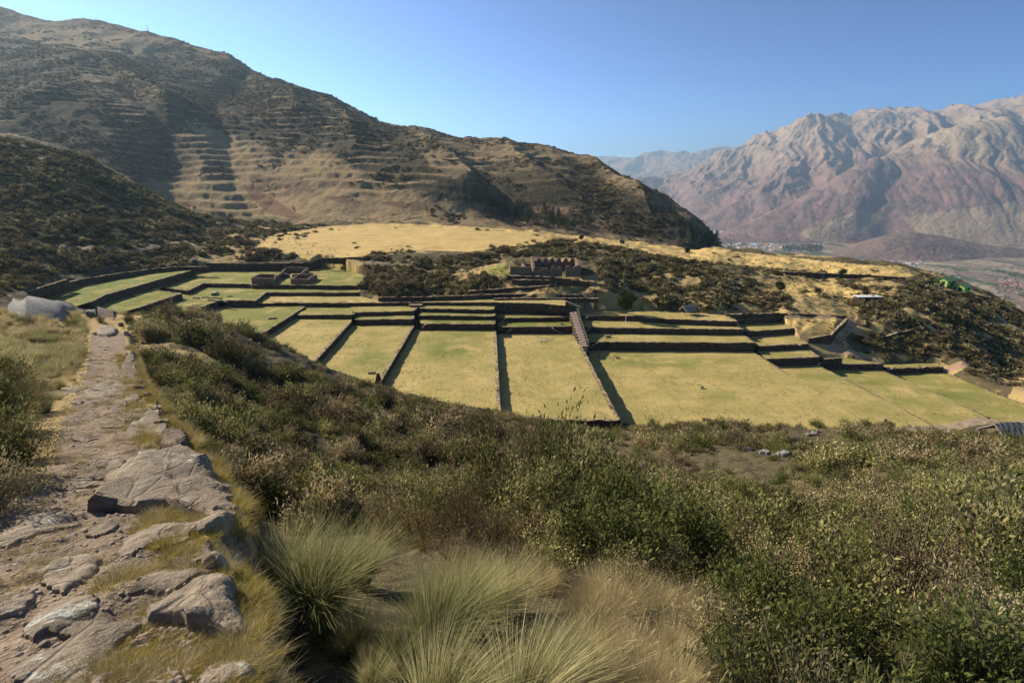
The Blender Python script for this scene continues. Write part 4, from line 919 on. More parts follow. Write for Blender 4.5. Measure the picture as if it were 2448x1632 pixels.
RK = [
 ('big grey rock with a raised pointed end on the path edge', [(224, 1222), (250, 1180), (330, 1150), (430, 1130), (505, 1150), (575, 1235), (550, 1262), (480, 1238), (400, 1224), (300, 1230)], .46, (470, 1150), 'rock'),
 ('peaked grey rock with pale lichen near the path bottom', [(352, 1492), (400, 1450), (450, 1420), (520, 1398), (562, 1415), (588, 1500), (578, 1535), (500, 1508), (430, 1505)], .13, (548, 1440), 'rock'),
 ('flat grey slab in yellow turf above the lichen rock slab', [(290, 1335), (285, 1310), (330, 1270), (400, 1255), (450, 1258), (440, 1280), (380, 1300), (320, 1327)], .05, None, 'rock'),
 ('long smooth slab just above the peaked lichen rock', [(320, 1415), (350, 1380), (420, 1340), (500, 1315), (545, 1318), (558, 1356), (500, 1375), (430, 1400), (370, 1420)], .10, (520, 1330), 'rock'),
 ('roundish worn slab in the middle of the path', [(95, 1375), (130, 1345), (200, 1330), (250, 1335), (230, 1370), (190, 1400), (150, 1432), (115, 1410)], .05, None, 'rock'),
 ('wide pitted slab below the roundish worn slab', [(60, 1490), (110, 1455), (180, 1435), (245, 1432), (235, 1470), (190, 1500), (120, 1530), (60, 1540)], .05, None, 'rock'),
 ('small flat slab cut by the photo left edge', [(-20, 1468), (30, 1435), (80, 1420), (85, 1440), (50, 1465), (0, 1482)], .04, None, 'rock'),
 ('largest brown rough slab at the bottom of the path', [(10, 1640), (60, 1590), (150, 1540), (250, 1500), (330, 1478), (342, 1500), (290, 1550), (220, 1600), (200, 1660), (100, 1680)], .08, (320, 1500), 'rock'),
 ('brown rock at the bottom edge beside the grass drop', [(470, 1640), (520, 1595), (570, 1590), (620, 1620), (640, 1660), (480, 1680)], .08, None, 'rock'),
 ('shaded long slab on the left side of the path', [(-10, 1300), (50, 1245), (130, 1225), (190, 1235), (185, 1260), (120, 1275), (60, 1290), (20, 1312)], .10, (120, 1240), 'rock'),
 ('thin broken plate left of the big pointed rock', [(145, 1165), (180, 1130), (230, 1110), (245, 1130), (225, 1150), (180, 1167)], .05, None, 'rock'),
 ('small dark broken stone above the thin plate', [(235, 1130), (260, 1110), (290, 1100), (300, 1112), (270, 1130), (245, 1142)], .07, None, 'rock'),
 ('narrow tilted stone above the big pointed rock', [(310, 1112), (330, 1085), (370, 1063), (388, 1073), (360, 1100), (325, 1118)], .09, (375, 1070), 'rock'),
 ('cracked grey edge rock beside the dark hollow boulder', [(300, 1037), (330, 1008), (380, 983), (418, 988), (425, 1022), (400, 1042), (340, 1048)], .20, (405, 992), 'rock'),
 ('brown block between the pointed rock and the hollow boulder', [(388, 1085), (392, 1052), (420, 1042), (450, 1050), (455, 1085), (425, 1095)], .20, None, 'shade_rock'),
 ('flat edge slab above the cracked grey rock', [(282, 1002), (310, 985), (355, 976), (352, 995), (300, 1012)], .10, None, 'rock'),
 ('layered edge slab in yellow grass, upper of two', [(288, 967), (310, 950), (338, 946), (332, 963), (300, 974)], .12, None, 'rock'),
 ('long pale slab across the path near the dark edge stones', [(180, 957), (215, 930), (265, 910), (330, 912), (302, 935), (240, 952)], .05, None, 'rock'),
 ('streaked pale slab on the left half of the path', [(85, 962), (120, 940), (175, 924), (200, 931), (160, 946), (110, 964)], .05, None, 'rock'),
 ('dark standing edge stones at the bend of the path', [(283, 908), (292, 872), (312, 846), (340, 850), (352, 880), (345, 915), (318, 930)], .34, (325, 858), 'shade_rock'),
 ('small stone in the grass of the left bank', [(90, 885), (105, 872), (125, 872), (135, 885), (120, 895)], .25, None, 'shade_rock'),
 ('flat slab bridging the far end of the path', [(225, 800), (240, 785), (270, 782), (282, 792), (275, 803), (240, 806)], .35, None, 'rock'),
 ('dark ragged outcrop beyond the far slab', [(236, 765), (250, 745), (272, 740), (282, 752), (270, 768)], .7, None, 'shade_rock'),
 ('low grey stone right of the pale boulder', [(205, 756), (215, 746), (232, 748), (234, 758)], .4, None, 'boulder'),
]
for i, (lb, px, h, pk, mt_) in enumerate(RK): rock('path_rock', lb, 'rock', px, h * (.5 if h < .13 else 1), pk, mt_, seed=i + 3, group='rocks along the stone path')
rock('boulder', 'huge smooth pale grey boulder at the far left end of the path', 'boulder', [(22, 745), (60, 728), (110, 722), (160, 727), (195, 742), (190, 762), (140, 772), (70, 772), (25, 765)], 1.45, (95, 745), 'boulder', seed=77, rough=.10, sharp=.85, sink=.4)
hb = hit(490, 1085, 2, 30); rr_ = .42
rock('hollow_boulder', 'dark hollow boulder below the path edge with an arched back', 'boulder', None, .55, None, 'shade_rock', seed=90, world=[(hb[0] + rr_ * 1.1 * math.cos(a), hb[1] + rr_ * math.sin(a), hb[2]) for a in np.linspace(0, 6.283, 11)[:-1]], rough=.3)
k_ = 0
for i in range(46):                              # edge stones and small plates set in the trodden soil
    y = math.exp(rnd.uniform(math.log(1.6), math.log(34))); xr_ = np.interp(y, PATH[:, 2], PATH[:, 1]); xl_ = np.interp(y, PATH[:, 2], PATH[:, 0])
    edge = i < 18; x = xr_ - rnd.uniform(-.05, .25) if edge else rnd.uniform(xl_ + .2, xr_ - .3)
    r_ = rnd.uniform(.08, .22) * (1 + .04 * y) * (1.15 if edge else 1); an = rnd.uniform(0, 3)
    el = rnd.uniform(.4, .75); ww = []
    for a in np.linspace(0, 6.283, 9)[:-1]:
        q = r_ * rnd.uniform(.75, 1.2); dx, dy = q * math.cos(a), q * el * math.sin(a); ww.append((x + dx * math.cos(an) - dy * math.sin(an), y + dx * math.sin(an) + dy * math.cos(an), 0))
    rock('path_stone', 'small jagged grey stone on the outer edge of the path' if edge else 'small flat plate of stone trodden into the path soil', 'stone', None, (.08 if edge else .02) * (1 + .03 * y), None, 'rock', seed=200 + i, group='loose stones on the path edge' if edge else 'small stones in the path soil', world=ww)
# pale outcrop stones in the scrub at the right, and scattered field blocks
for i, (u, v, r_) in enumerate([(1790, 1078, 1.0), (1830, 1085, .8), (1870, 1090, 1.1), (1905, 1070, .9), (1915, 1060, .7), (1940, 1040, .8), (1950, 1033, .6), (1885, 1075, .7), (1850, 1092, .6), (1990, 1062, .5), (1770, 1072, .6), (610, 1085, .35), (595, 1080, .3)]):
    c = hit(u, v, 5, 90); k = c[1] * .012
    rock('outcrop_rock', 'pale outcrop stone showing through the scrub right of the fields' if u > 1000 else 'pale stone lying in scrub beside the hollow boulder', 'rock', None, .45 * r_ * (1 if u > 1000 else .3), None, 'boulder', seed=300 + i, group='pale outcrop stones in the scrub' if u > 1000 else 'pale stones beside the hollow boulder',
         world=[(c[0] + r_ * k * 1.3 * math.cos(a) * rnd.uniform(.7, 1.2), c[1] + r_ * k * math.sin(a) * rnd.uniform(.7, 1.2), 0) for a in np.linspace(0, 6.283, 8)[:-1]])
def block(name, label, u, v, z, sx, sy, sz, rz=0, mat='rock', group=None, cat='stone block'):
    x, y = X(u, v, z); mb = MB(); mb.box((0, 0, sz / 2 - .03), (sx, sy, sz), rz, .9, .05 * min(sx, sy, sz)); o = mb.build(name, M[mat]); o.location = (x, y, z)
    md = o.modifiers.new('bevel', 'BEVEL'); md.width = .05; return tag(o, label, cat, group)
block('stone_block', 'lone rectangular stone block near the pointed wall end', 889, 893, 5.4, 1.5, .6, .45, 0)
block('stone_block', 'dark lying stone on the leftmost large field', 652, 762, 7.9, 2.0, .7, .35, .3, 'shade_rock')
for u, v, z, sx in [(513, 706, 9.7, 1.6), (520, 703, 9.7, .7)]: block('stone_block', 'pale stones heaped on the grass left of the zigzag wall', u, v, z, sx, .9, .8, .4, 'boulder', 'pale heaped stones left of the zigzag wall')
for i, (u, v, sx) in enumerate([(470, 713, 2.2), (490, 712, 1.8), (508, 713, 2.4), (524, 714, 1.7), (505, 718, 2.0), (523, 720, 2.2), (540, 722, 1.3), (550, 709, 1.3)]): block('flat_stone', 'flat dark stone of the ruined channel below the zigzag wall', u, v, 9.7, sx, .8, .3, rnd.uniform(-.5, .5), 'shade_rock', 'flat stones of the ruined channel')
for i, (u, v, z) in enumerate([(1404, 805.5, 2.2), (1450, 806, 2.2), (1456, 805, 2.2), (1432, 853, 0), (1475, 856, 0), (1677, 928, 0), (2115, 1006, -2.2), (1342, 776, 4.6)]):
    block('small_stone', ['squat grey stone on the first step right of the staircase', 'left of two grey stones on the first step', 'right of two grey stones on the first step', 'grey stone at the shaded corner of the widest field', 'small stone near the shaded corner of the widest field', 'tiny dark stone in the middle of the widest field', 'tiny dark stone at the front of the second field', 'tiny dark stone on the bright strip left of the staircase'][i], u, v, z, .9 if z == 2.2 else .6, .6, .55, i, 'rock', 'single stones on the fields', 'stone')
# pointed wall end, small platform
x, y = X(906, 932, 4.2); mb = MB(); mb.v = [(-1.3, -.9, -2), (1.3, -.9, -2), (1.3, .9, -2), (-1.3, .9, -2), (-.15, -.2, 3.2), (.25, .1, 3.3), (-.9, .3, .6), (1.0, -.4, .8)]
mb.f = [(0, 1, 7), (0, 7, 4), (4, 7, 5), (7, 1, 2), (7, 2, 5), (2, 3, 5), (5, 3, 6), (5, 6, 4), (6, 3, 0), (6, 0, 4), (0, 3, 2, 1)]; o = mb.build('pointed_wall_end', M['wall']); o.location = (x, y, 4.2); tag(o, 'tall pointed dark masonry end of a field wall at the scrub edge', 'stone wall')
x, y = X(994, 731, 8.0); mb = MB(); mb.box((0, 1, -.4), (3.4, 3, 2.4), 0, .95, .1); mb.box((0, 1, .9), (3.8, 3.3, .25), 0, 1, .05); o = mb.build('stone_platform', M['rock']); o.location = (x, y, 7.4); tag(o, 'small square stone platform where the long low walls meet', 'platform')
# stepping stones that stick out of the walls
def stepstones(key, pts):
    wp = w[key]; ob = wl[key]
    for u, v in pts:
        s, t = st(u, v); y0 = np.interp(s * wp[0][1], [wp[0][0], wp[-1][0]], [wp[0][1], wp[-1][1]]) - .62
        mb = MB(); mb.box((s * y0, y0, CAMZ + t * y0), (.45, .55, .18), 0, 1, .03); mb.build('stepping_stone', M['step'], ob)
Z4 = lambda l: [(1300 + x * .10204, 700 + y * .10204) for x, y in l]
stepstones('E1', Z4([(205, 825), (245, 860), (290, 890), (345, 908), (388, 930), (425, 950), (463, 968)]) + [(1221, 787.5), (1217, 791), (1212, 794), (1208, 797)])
stepstones('R2', Z4([(1062, 830), (1040, 858), (1008, 890), (970, 920), (945, 945)])); stepstones('R3', Z4([(1010, 570), (975, 605), (935, 632), (893, 660)])); stepstones('R1', Z4([(1240, 1172), (1185, 1200), (1150, 1232), (1095, 1262)]))
stepstones('E2', [(1207, 763), (1203, 766), (1199, 768)]); stepstones('D1', [(1016, 776), (1013, 779), (1010, 782)]); stepstones('S3', [(1943 - 30, 824)])
# ---------------------------------------------------------------- the long staircase
A0 = X(1397, 829, 2.5); A1 = X(1371, 746, 7.1); stair = empty('stone_staircase', (A0[0], A0[1], 0)); tag(stair, 'long straight staircase of pinkish steps climbing between the terrace blocks', 'staircase')
v_ = Vector((A1[0]-A0[0], A1[1]-A0[1], 0)); Ls = v_.length; ux = v_.normalized(); perp = Vector((ux.y, -ux.x, 0)); rz_ = math.atan2(ux.y, ux.x); ns_ = 17
mb = MB(); mr = MB()
for k in range(ns_):
    t = (k + .5) / ns_; c = ux * (t * Ls); z = 2.5 + 4.65 * ((k + 1) / ns_); mb.box((c.x, c.y, z - 1.0), (Ls / ns_ - .004 * (k % 2), 1.55, 2.0), rz_, 1, .02)
mb.build('steps', M['step'], stair)
for sgn in (-1, 1):
    m2 = MB()
    for k in range(12):
        t = (k + .5) / 12; c = ux * (t * Ls) + perp * sgn * .97; z = 2.45 + 4.6 * t; m2.box((c.x, c.y, z - 1.5), (Ls / 12 * 1.02, .4, 3.1), rz_, 1, .05)
    m2.build('side_wall', M['wall'], stair)
m3 = MB()
for k in range(11):
    t = k / 10; c = ux * (t * Ls) + perp * 1.0; z = 2.5 + 4.6 * t; m3.tube((c.x, c.y, z), (c.x, c.y, z + 1.2), .05, .05); 
    if k: m3.tube((pc.x, pc.y, pz + 1.15), (c.x, c.y, z + 1.15), .04, .04)
    pc, pz = c, z
m3.build('handrail', M['wood'], stair)
x, y = X(1371, 802, 2.8); mb = MB(); mb.tube((0, 0, 0), (.1, 1.0, 2.0), .09, .07); mb.tube((-.5, .1, 0), (0, .6, 1.3), .07, .06); mb.tube((.4, -.9, 0), (.1, .9, 1.9), .08, .06); o = mb.build('wooden_ladder_posts', M['wood']); o.location = (x, y, 2.8); tag(o, 'pale leaning timber props at the foot of the staircase', 'timber prop')
# stone steps beside the upper path
for i in range(7): block('step_slab', 'pale stone step beside the top of the long staircase', 1354 + i * 5, 721.5 + i * 2.1, 8.7 - i * .22, .7, .6, .3, .3, 'step', 'pale steps above the staircase')
# ---------------------------------------------------------------- ruins
def rwall(root, a, b, z0, tops, thick=.7, mat='red_wall', name='wall'):
    """free-standing ruined wall from a to b; tops = [(fraction, height)]"""
    a, b = Vector(a), Vector(b); L = (b - a).length; n = max(6, int(L / .35)); d = (b - a).normalized(); nr = Vector((d.y, -d.x)); V = []
    for i in range(n + 1):
        t = i / n; h = float(np.interp(t, [q[0] for q in tops], [q[1] for q in tops])) + rnd.uniform(-.08, .08); p = a.lerp(b, t)
        for s_, z in ((.5, -.6), (.42, h), (-.42, h), (-.5, -.6)): V.append((p.x + nr.x * thick * s_, p.y + nr.y * thick * s_, z0 + z))
    Fc = [(i*4+k, (i+1)*4+k, (i+1)*4+(k+1) % 4, i*4+(k+1) % 4) for i in range(n) for k in range(4)] + [(3, 2, 1, 0), (n*4, n*4+1, n*4+2, n*4+3)]
    o = mesh_py(name, V, Fc, M[mat]); o.parent = root; return o
def steps_(l, n=None):                            # crisp profile helper: [(t0,t1,h)...] -> tops
    r = []
    for t0, t1, h in l: r += [(t0 + .002, h), (t1 - .002, h)]
    return r
g0 = PY(1320, 655, 157); gz = g0[2] - .1
Q = lambda u, y: (st(u, 655)[0] * y, y)
rt = empty('gabled_ruin', (0, 0, 0)); tag(rt, 'roofless red-brown ruin with a row of upright wall stubs on the plateau', 'ruin')
q = lambda xz: 1200 + xz * .119
L_ = q(1540) - q(690)
rwall(rt, Q(q(640), 157), Q(q(925), 156.6), gz, steps_([(0, .55, 1.3), (.55, 1, 2.0)]))
for a, b, h in [(978, 1088, 2.7), (1110, 1212, 2.6)]: rwall(rt, Q(q(a), 156.6), Q(q(b), 156.5), gz, [(0, h - .7), (.35, h), (.75, h - .1), (1, h - .6)])
rwall(rt, Q(q(1088), 156.8), Q(q(1110), 156.8), gz, [(0, 1.5), (1, 1.5)])
rwall(rt, Q(q(1275), 156.4), Q(q(1540), 156.2), gz, [(0, 2.3), (.1, 2.7), (.42, 2.6), (.46, 1.7), (.54, 2.1), (.7, 2.7), (1, 3.2)])
yb = 166.; zb_ = 3.9
rwall(rt, Q(q(640), yb), Q(q(1500), yb - .5), gz, [(0, zb_ - .8)] + [p for k in range(6) for p in ((.06 + k * .155, zb_ - 1.35), (.075 + k * .155, zb_ - .35), (.10 + k * .155, zb_ + rnd.uniform(-.1, .3)), (.15 + k * .155, zb_ - .1), (.158 + k * .155, zb_ - 1.35))] + [(1, zb_ - .4)])
rwall(rt, Q(q(600), yb - .6), Q(q(650), 157.2), gz, [(0, 4.4), (.25, 4.8), (.6, 3.6), (1, 1.9)])
rwall(rt, Q(q(1470), yb - .9), Q(q(1555), 157.), gz, [(0, 3.9), (.5, 3.8), (1, 2.8)])
rwall(rt, Q(q(195), 158), Q(q(600), 157.6), gz, [(0, 2.3), (.9, 2.3), (1, 1.9)]); rwall(rt, Q(q(150), 166), Q(q(185), 158.5), gz, [(0, 1.8), (1, 2.3)]); rwall(rt, Q(q(160), 166.2), Q(q(590), 166), gz, [(0, 1.8), (.5, 2.2), (1, 1.8)]); rwall(rt, Q(q(400), 165.5), Q(q(470), 158.5), gz, [(0, 2.3), (1, 2.1)])
rt = empty('chambered_ruin', (0, 0, 0)); tag(rt, 'low dark ruin of two walled chambers on the upper left terrace', 'ruin')
def Y1(u, v): return X(u, v, 10.9)
y0 = Y1(604, 679)[1]
QQ = lambda u, dy: (st(u, 675)[0] * (y0 + dy), y0 + dy)
for a, b, h in [((604, 0), (657, 0), 2.2), ((604, .5), (628, 10), 2.2), ((628, 10), (662, 11), 1.6), ((657, .5), (662, 10), 1.7), ((662, 5), (676, 12), 1.9), ((676, 12), (694, 11), 1.6), ((676, 13), (686, 22), 1.8), ((686, 22), (740, 22), 2.2), ((740, 22), (722, 12), 1.8), ((700, 10), (722, 11), 1.5),
                ((697, 0), (738, 0), 1.9), ((738, .4), (758, 9), 1.9), ((712, 9), (757, 9), 1.8), ((697, .4), (712, 8.8), 1.6)]:
    rwall(rt, QQ(*a), QQ(*b), 10.9, [(0, h * .85), (.4, h * .85 + .1), (1, h * .85 - .15)], .6)
rt = empty('low_ruin', (0, 0, 0)); tag(rt, 'knee-high ruin walls on straw grass behind the long high wall', 'ruin')
yz = 186; zz = zf(st(630, 630)[0] * yz, yz)
for a, b, h in [((576, 0), (642, 0), 1.0), ((618, 5), (638, 5), 2.6), ((642, 2), (690, 2), 1.3), ((576, .4), (584, 6), .8), ((690, 2), (692, 6), 1.5)]:
    rwall(rt, (st(a[0], 630)[0] * (yz + a[1]), yz + a[1]), (st(b[0], 630)[0] * (yz + b[1]), yz + b[1]), zz, [(0, h), (.5, h * .85), (1, h)], .6)
# ---------------------------------------------------------------- huts, houses, mast
def thatched(label, loc, rz, Lx, Wy, eave, ridge, posts=True):
    e = empty('thatched_hut', loc, rz); tag(e, label, 'hut')
    V = []; n = 14
    for sgn, nm in ((-1, 'roof_slope'), (1, 'roof_slope')):
        V = []; Fc = []
        for i in range(n + 1):
            x = -Lx/2 + Lx * i / n; j = rnd.uniform(-.06, .06)
            for t in (0, .33, .66, 1.): V.append((x, sgn * (Wy/2 + .35) * (1 - t), eave - .15 + (ridge - eave + .15) * t + j * (1 - t) + .05 * math.sin(i * 2.1 + t * 7)))
        for i in range(n):
            for k in range(3): Fc.append((i*4+k, (i+1)*4+k, (i+1)*4+k+1, i*4+k+1))
        o = mesh_py(nm, V, Fc, M['thatch']); o.parent = e; sm = o.modifiers.new('thick', 'SOLIDIFY'); sm.thickness = .16; sm.offset = 0
    for i in (-1, 1):
        for j in (-1, 1):
            m_ = MB(); m_.tube((i * (Lx/2 - .3), j * Wy/2, -.5), (i * (Lx/2 - .3), j * Wy/2, eave), .07, .06); o = m_.build('post', M['wood'], e)
    m_ = MB(); m_.tube((-Lx/2, 0, ridge - .1), (Lx/2, 0, ridge - .1), .06, .06)
    for j in (-1, 1): m_.tube((-Lx/2, j * Wy/2, eave), (Lx/2, j * Wy/2, eave), .05, .05)
    m_.build('beam', M['wood'], e); m_ = MB(); m_.box((0, .3, .45), (Lx * .7, .4, .08)); m_.box((-Lx*.3, .3, .2), (.1, .3, .45)); m_.box((Lx*.3, .3, .2), (.1, .3, .45)); m_.build('bench', M['wood'], e)
    return e
x, y, z = PY(1644, 751, 141.5); thatched('small thatched shelter on posts beside the path above the long walls', (x, y, z - .05), .35, 3.9, 2.6, 1.35, 2.6)
x, y, z = hit(2392, 1062, 30, 90); thatched('grey thatched hut by the dirt road, half hidden in scrub', (x, y, z), .15, 3.8, 3.2, 1.6, 3.0)
def house(label, loc, rz, Lx, Wy, h, rh):
    e = empty('green_house', loc, rz); tag(e, label, 'house', 'lime green houses on the ridge'); m_ = MB(); a, b = Lx/2, Wy/2
    m_.v = [(-a, -b, -1.5), (a, -b, -1.5), (a, b, -1.5), (-a, b, -1.5), (-a, -b, h), (a, -b, h), (a, b, h), (-a, b, h), (-a, 0, h + rh), (a, 0, h + rh)]
    m_.f = [(0, 1, 5, 4), (2, 3, 7, 6), (3, 0, 4, 8, 7), (1, 2, 6, 9, 5)]; m_.build('wall', M['lime'], e)
    m_ = MB(); o_ = .5; zt = h + rh + .12; ze = h - rh * o_ / b + .12
    m_.v = [(-a-.4, -b-o_, ze), (a+.4, -b-o_, ze), (a+.4, 0, zt), (-a-.4, 0, zt), (a+.4, b+o_, ze), (-a-.4, b+o_, ze)]; m_.f = [(0, 1, 2, 3), (3, 2, 4, 5)]
    o = m_.build('roof', M['limeroof'], e); s_ = o.modifiers.new('t', 'SOLIDIFY'); s_.thickness = .15
    m_ = MB(); m_.box((-a - .02, -b * .35, 1.0), (.12, 1.0, 2.1)); m_.build('door', M['dark'], e)
    m_ = MB(); m_.box((-a - .02, b * .4, 1.6), (.12, .8, .8)); m_.build('window', M['dark'], e)
    m_ = MB(); m_.box((a * .1, -b - .02, 1.0), (1.1, .12, 2.1)); m_.build('door', M['dark'], e)
    for k in (-.5, .55): m_ = MB(); m_.box((a * k, -b - .02, 1.5), (1.1, .1, .8)); m_.build('window', M['dark'], e)
def on(u, v, y): x, yy, z = PY(u, v, y); return (x, yy, z)
p = hit(2296, 697, 150, 330); house('lower lime green house with its door in the bright gable', p, .55, 7, 4.2, 2.2, 1.0)
p = hit(2258, 682, 150, 330); house('upper lime green house, partly behind a bush', p, .5, 7.2, 4.2, 2.2, 1.0)
for v_ in (): pass
x, y, z = on(2075, 716, 162); mb = MB(); mb.box((0, 0, .5), (7.5, 3, 1.2)); e = empty('low_shed', (x, y, z)); tag(e, 'low shed with pale flat roof sunk into the slope', 'shed'); mb.build('wall', M['wall'], e); mb = MB(); mb.box((-.5, -.3, 1.2), (8.2, 3.0, .12), .05, rx=.02); mb.build('roof', M['tin'], e); mb = MB(); mb.box((-1, -1.55, .55), (5, .1, .9)); mb.build('opening', M['dark'], e)  # dark panel painted as the shade inside the shed's open front
x, y, z = on(355, 78, 1372); e = empty('radio_mast', (x, y, z - 2)); tag(e, 'thin radio mast standing on the mountain skyline', 'mast'); mb = MB(); H_ = 19
for a in range(3): mb.tube((1.4 * math.cos(a * 2.09), 1.4 * math.sin(a * 2.09), 0), (.3 * math.cos(a * 2.09), .3 * math.sin(a * 2.09), H_), .16, .12, 4)
for k in range(9):
    for a in range(3):
        r0, r1 = 1.4 - 1.1 * k / 9, 1.4 - 1.1 * (k + 1) / 9; mb.tube((r0 * math.cos(a*2.09), r0 * math.sin(a*2.09), H_ * k / 9), (r1 * math.cos(a*2.09 + 2.09), r1 * math.sin(a*2.09 + 2.09), H_ * (k+1) / 9), .07, .07, 3)
mb.build('lattice', M['wood'], e); mb = MB(); mb.box((.6, 0, H_ - 1), (.3, 1.2, 2.2)); mb.box((-.6, .3, H_ - 4), (.3, 1.2, 1.6)); mb.build('antenna', M['white'], e)
# white marker pole on wall R3
x, y = X(1495, 757, 5.0); mb = MB(); mb.tube((0, 0, -1.4), (0, 0, .6), .07, .06); o = mb.build('marker_pole', M['white']); o.location = (x, y - .75, 5.0); tag(o, 'thin white pole standing against the uppermost long wall', 'pole')
# rope posts on the small field corner by the zigzag
for i in range(9):
    u, v = (396 + i * 7, 687 + i * 1.0) if i < 7 else (462 + (i - 7) * 22, 686 - (i - 7) * 10); x, y = X(u, v, 10.9); mb = MB(); mb.tube((0, 0, 0), (0, 0, .9), .05, .04); o = mb.build('rope_post', M['wood']); o.location = (x, y, 10.9); tag(o, 'thin rope post on the field corner left of the two-chamber ruin', 'post', 'rope posts on the field corner')

# people resting on the grass
def seated(label, u, v, z, rz, shirt):
    sk = [(0, 0, .12), (0, -.02, .34), (0, -.04, .54), (0, -.03, .66), (0, .0, .78), (-.1, .02, .1), (-.14, .35, .38), (-.15, .62, .05), (-.15, .72, .04), (.1, .02, .1), (.14, .35, .38), (.15, .62, .05), (.15, .72, .04), (-.19, -.03, .56), (-.25, .08, .34), (-.16, .3, .38), (.19, -.03, .56), (.25, .08, .34), (.16, .3, .38)]
    ed = [(0, 1), (1, 2), (2, 3), (3, 4), (0, 5), (5, 6), (6, 7), (7, 8), (0, 9), (9, 10), (10, 11), (11, 12), (2, 13), (13, 14), (14, 15), (2, 16), (16, 17), (17, 18)]
    rr = [.15, .14, .15, .06, .10, .09, .075, .05, .045, .09, .075, .05, .045, .06, .045, .035, .06, .045, .035]
    me = bpy.data.meshes.new('person'); me.from_pydata(sk, ed, []); o = bpy.data.objects.new('person', me); C.objects.link(o)
    md = o.modifiers.new('skin', 'SKIN'); 
    if not me.skin_vertices: me.skin_vertices.new() if hasattr(me.skin_vertices, 'new') else None
    if me.skin_vertices:
        for i, s_ in enumerate(me.skin_vertices[0].data): s_.radius = (rr[i], rr[i]); s_.use_root = (i == 0)
    ss = o.modifiers.new('sub', 'SUBSURF'); ss.levels = 1; ss.render_levels = 1; me.materials.append(M[shirt])
    x, y = X(u, v, z); o.location = (x, y, z); o.rotation_euler = (0, 0, rz); tag(o, label, 'person')
    bm = bmesh.new(); bmesh.ops.create_uvsphere(bm, u_segments=12, v_segments=8, radius=.115, matrix=Matrix.Translation((0, -.02, .84))); hm = bpy.data.meshes.new('hair'); bm.to_mesh(hm); bm.free(); hm.materials.append(M['cloth']); h = bpy.data.objects.new('hair', hm); C.objects.link(h); h.parent = o
seated('person in a pale top sitting on the grass, left of a pair', 1293.5, 816, 2.83, 2.2, 'cloth2'); seated('person in dark and pale clothes sitting on the grass, right of a pair', 1305.5, 815, 2.83, 1.6, 'cloth2')
x, y, z = hit(315, 788, 20, 60); mb = MB(); mb.box((0, 0, .18), (.55, .4, .4), .3, .8, .05); mb.box((.15, -.1, .42), (.3, .3, .15), .3, .8, .04); o = mb.build('travel_bag', M['blue']); o.location = (x, y, z); tag(o, 'blue bag lying by the far end of the path', 'bag')
for u, v, lb in [(291, 780, 'white round stone on dry grass, left of the blue bag'), (306, 803, 'small white upright stone below the blue bag')]:
    c = hit(u, v, 20, 60); rock('white_stone', lb, 'stone', None, .35, None, 'boulder', seed=u, world=[(c[0] + .25 * math.cos(a), c[1] + .2 * math.sin(a), 0) for a in np.linspace(0, 6.283, 8)[:-1]])

# ---------------------------------------------------------------- trees
def tree_meshes(seed, kind):
    g = np.random.default_rng(seed)
    if kind == 'euc':
        n = 520; t = g.beta(1.6, 1.3, n); r = (.16 * np.sin(np.pi * np.clip(t * .95 + .05, 0, 1)) ** .7 + .015) * (1 + .35 * np.sin(t * 23 + seed)) * np.sqrt(g.random(n)); th = g.uniform(0, 6.28, n)
        c = np.stack([np.cos(th) * r, np.sin(th) * r, .14 + .86 * t], 1); v, f = leaf_geo(c, unit(n, g) * [1, 1, .6] - [0, 0, .3], unit(n, g), g.uniform(.03, .07, n), g.uniform(.018, .035, n))
        cr = mk_mesh('crown', v, f, np.repeat(g.random(n), 4), M['euc'])
    else:
        n = 5200; k = 60; cl = unit(k, g) * g.uniform(.55, 1, (k, 1)) * [.42, .42, .40] + [0, 0, .58]; q = g.integers(0, k, n); c = cl[q] + g.normal(size=(n, 3)) * .055
        v, f = leaf_geo(c, unit(n, g), unit(n, g), g.uniform(.035, .07, n), g.uniform(.02, .04, n)); cr = mk_mesh('crown', v, f, np.repeat(np.clip(.6 * g.random(n) + .4 * g.random(k)[q], 0, 1), 4), M['treeleaf'])
    m_ = MB(); m_.tube((0, 0, -.03), (.01, .0, .3), .02, .015, 7); m_.tube((.01, 0, .3), (0, 0, .9), .015, .004, 6)
    for a in range(5): m_.tube((.01, 0, .2 + a * .1), (.16 * math.cos(a * 2.4) * (1.6 if kind != 'euc' else .7), .16 * math.sin(a * 2.4) * (1.6 if kind != 'euc' else .7), .42 + a * .11), .008, .003, 4)
    o = m_.build('trunk', M['stem']); tm = o.data; bpy.data.objects.remove(o); return cr, tm
TE = [tree_meshes(s_, 'euc') for s_ in (1, 2, 3)]; TR = tree_meshes(9, 'round')
def plant_tree(name, label, ms, loc, h, group=None, wide=1., cat='tree'):
    e = bpy.data.objects.new(name, None); C.objects.link(e); e.location = loc; e.scale = (h * wide, h * wide, h); e.rotation_euler = (0, 0, rnd.uniform(0, 6)); e.empty_display_size = .1
    for nm, m_ in (('crown', ms[0]), ('trunk', ms[1])): o = bpy.data.objects.new(nm, m_); C.objects.link(o); o.parent = e
    return tag(e, label, cat, group)
x, y, z = on(1497, 748, 141); plant_tree('round_tree', 'dense round bright green tree right of the staircase top', TR, (x, y, z), 6.4, wide=1.0)
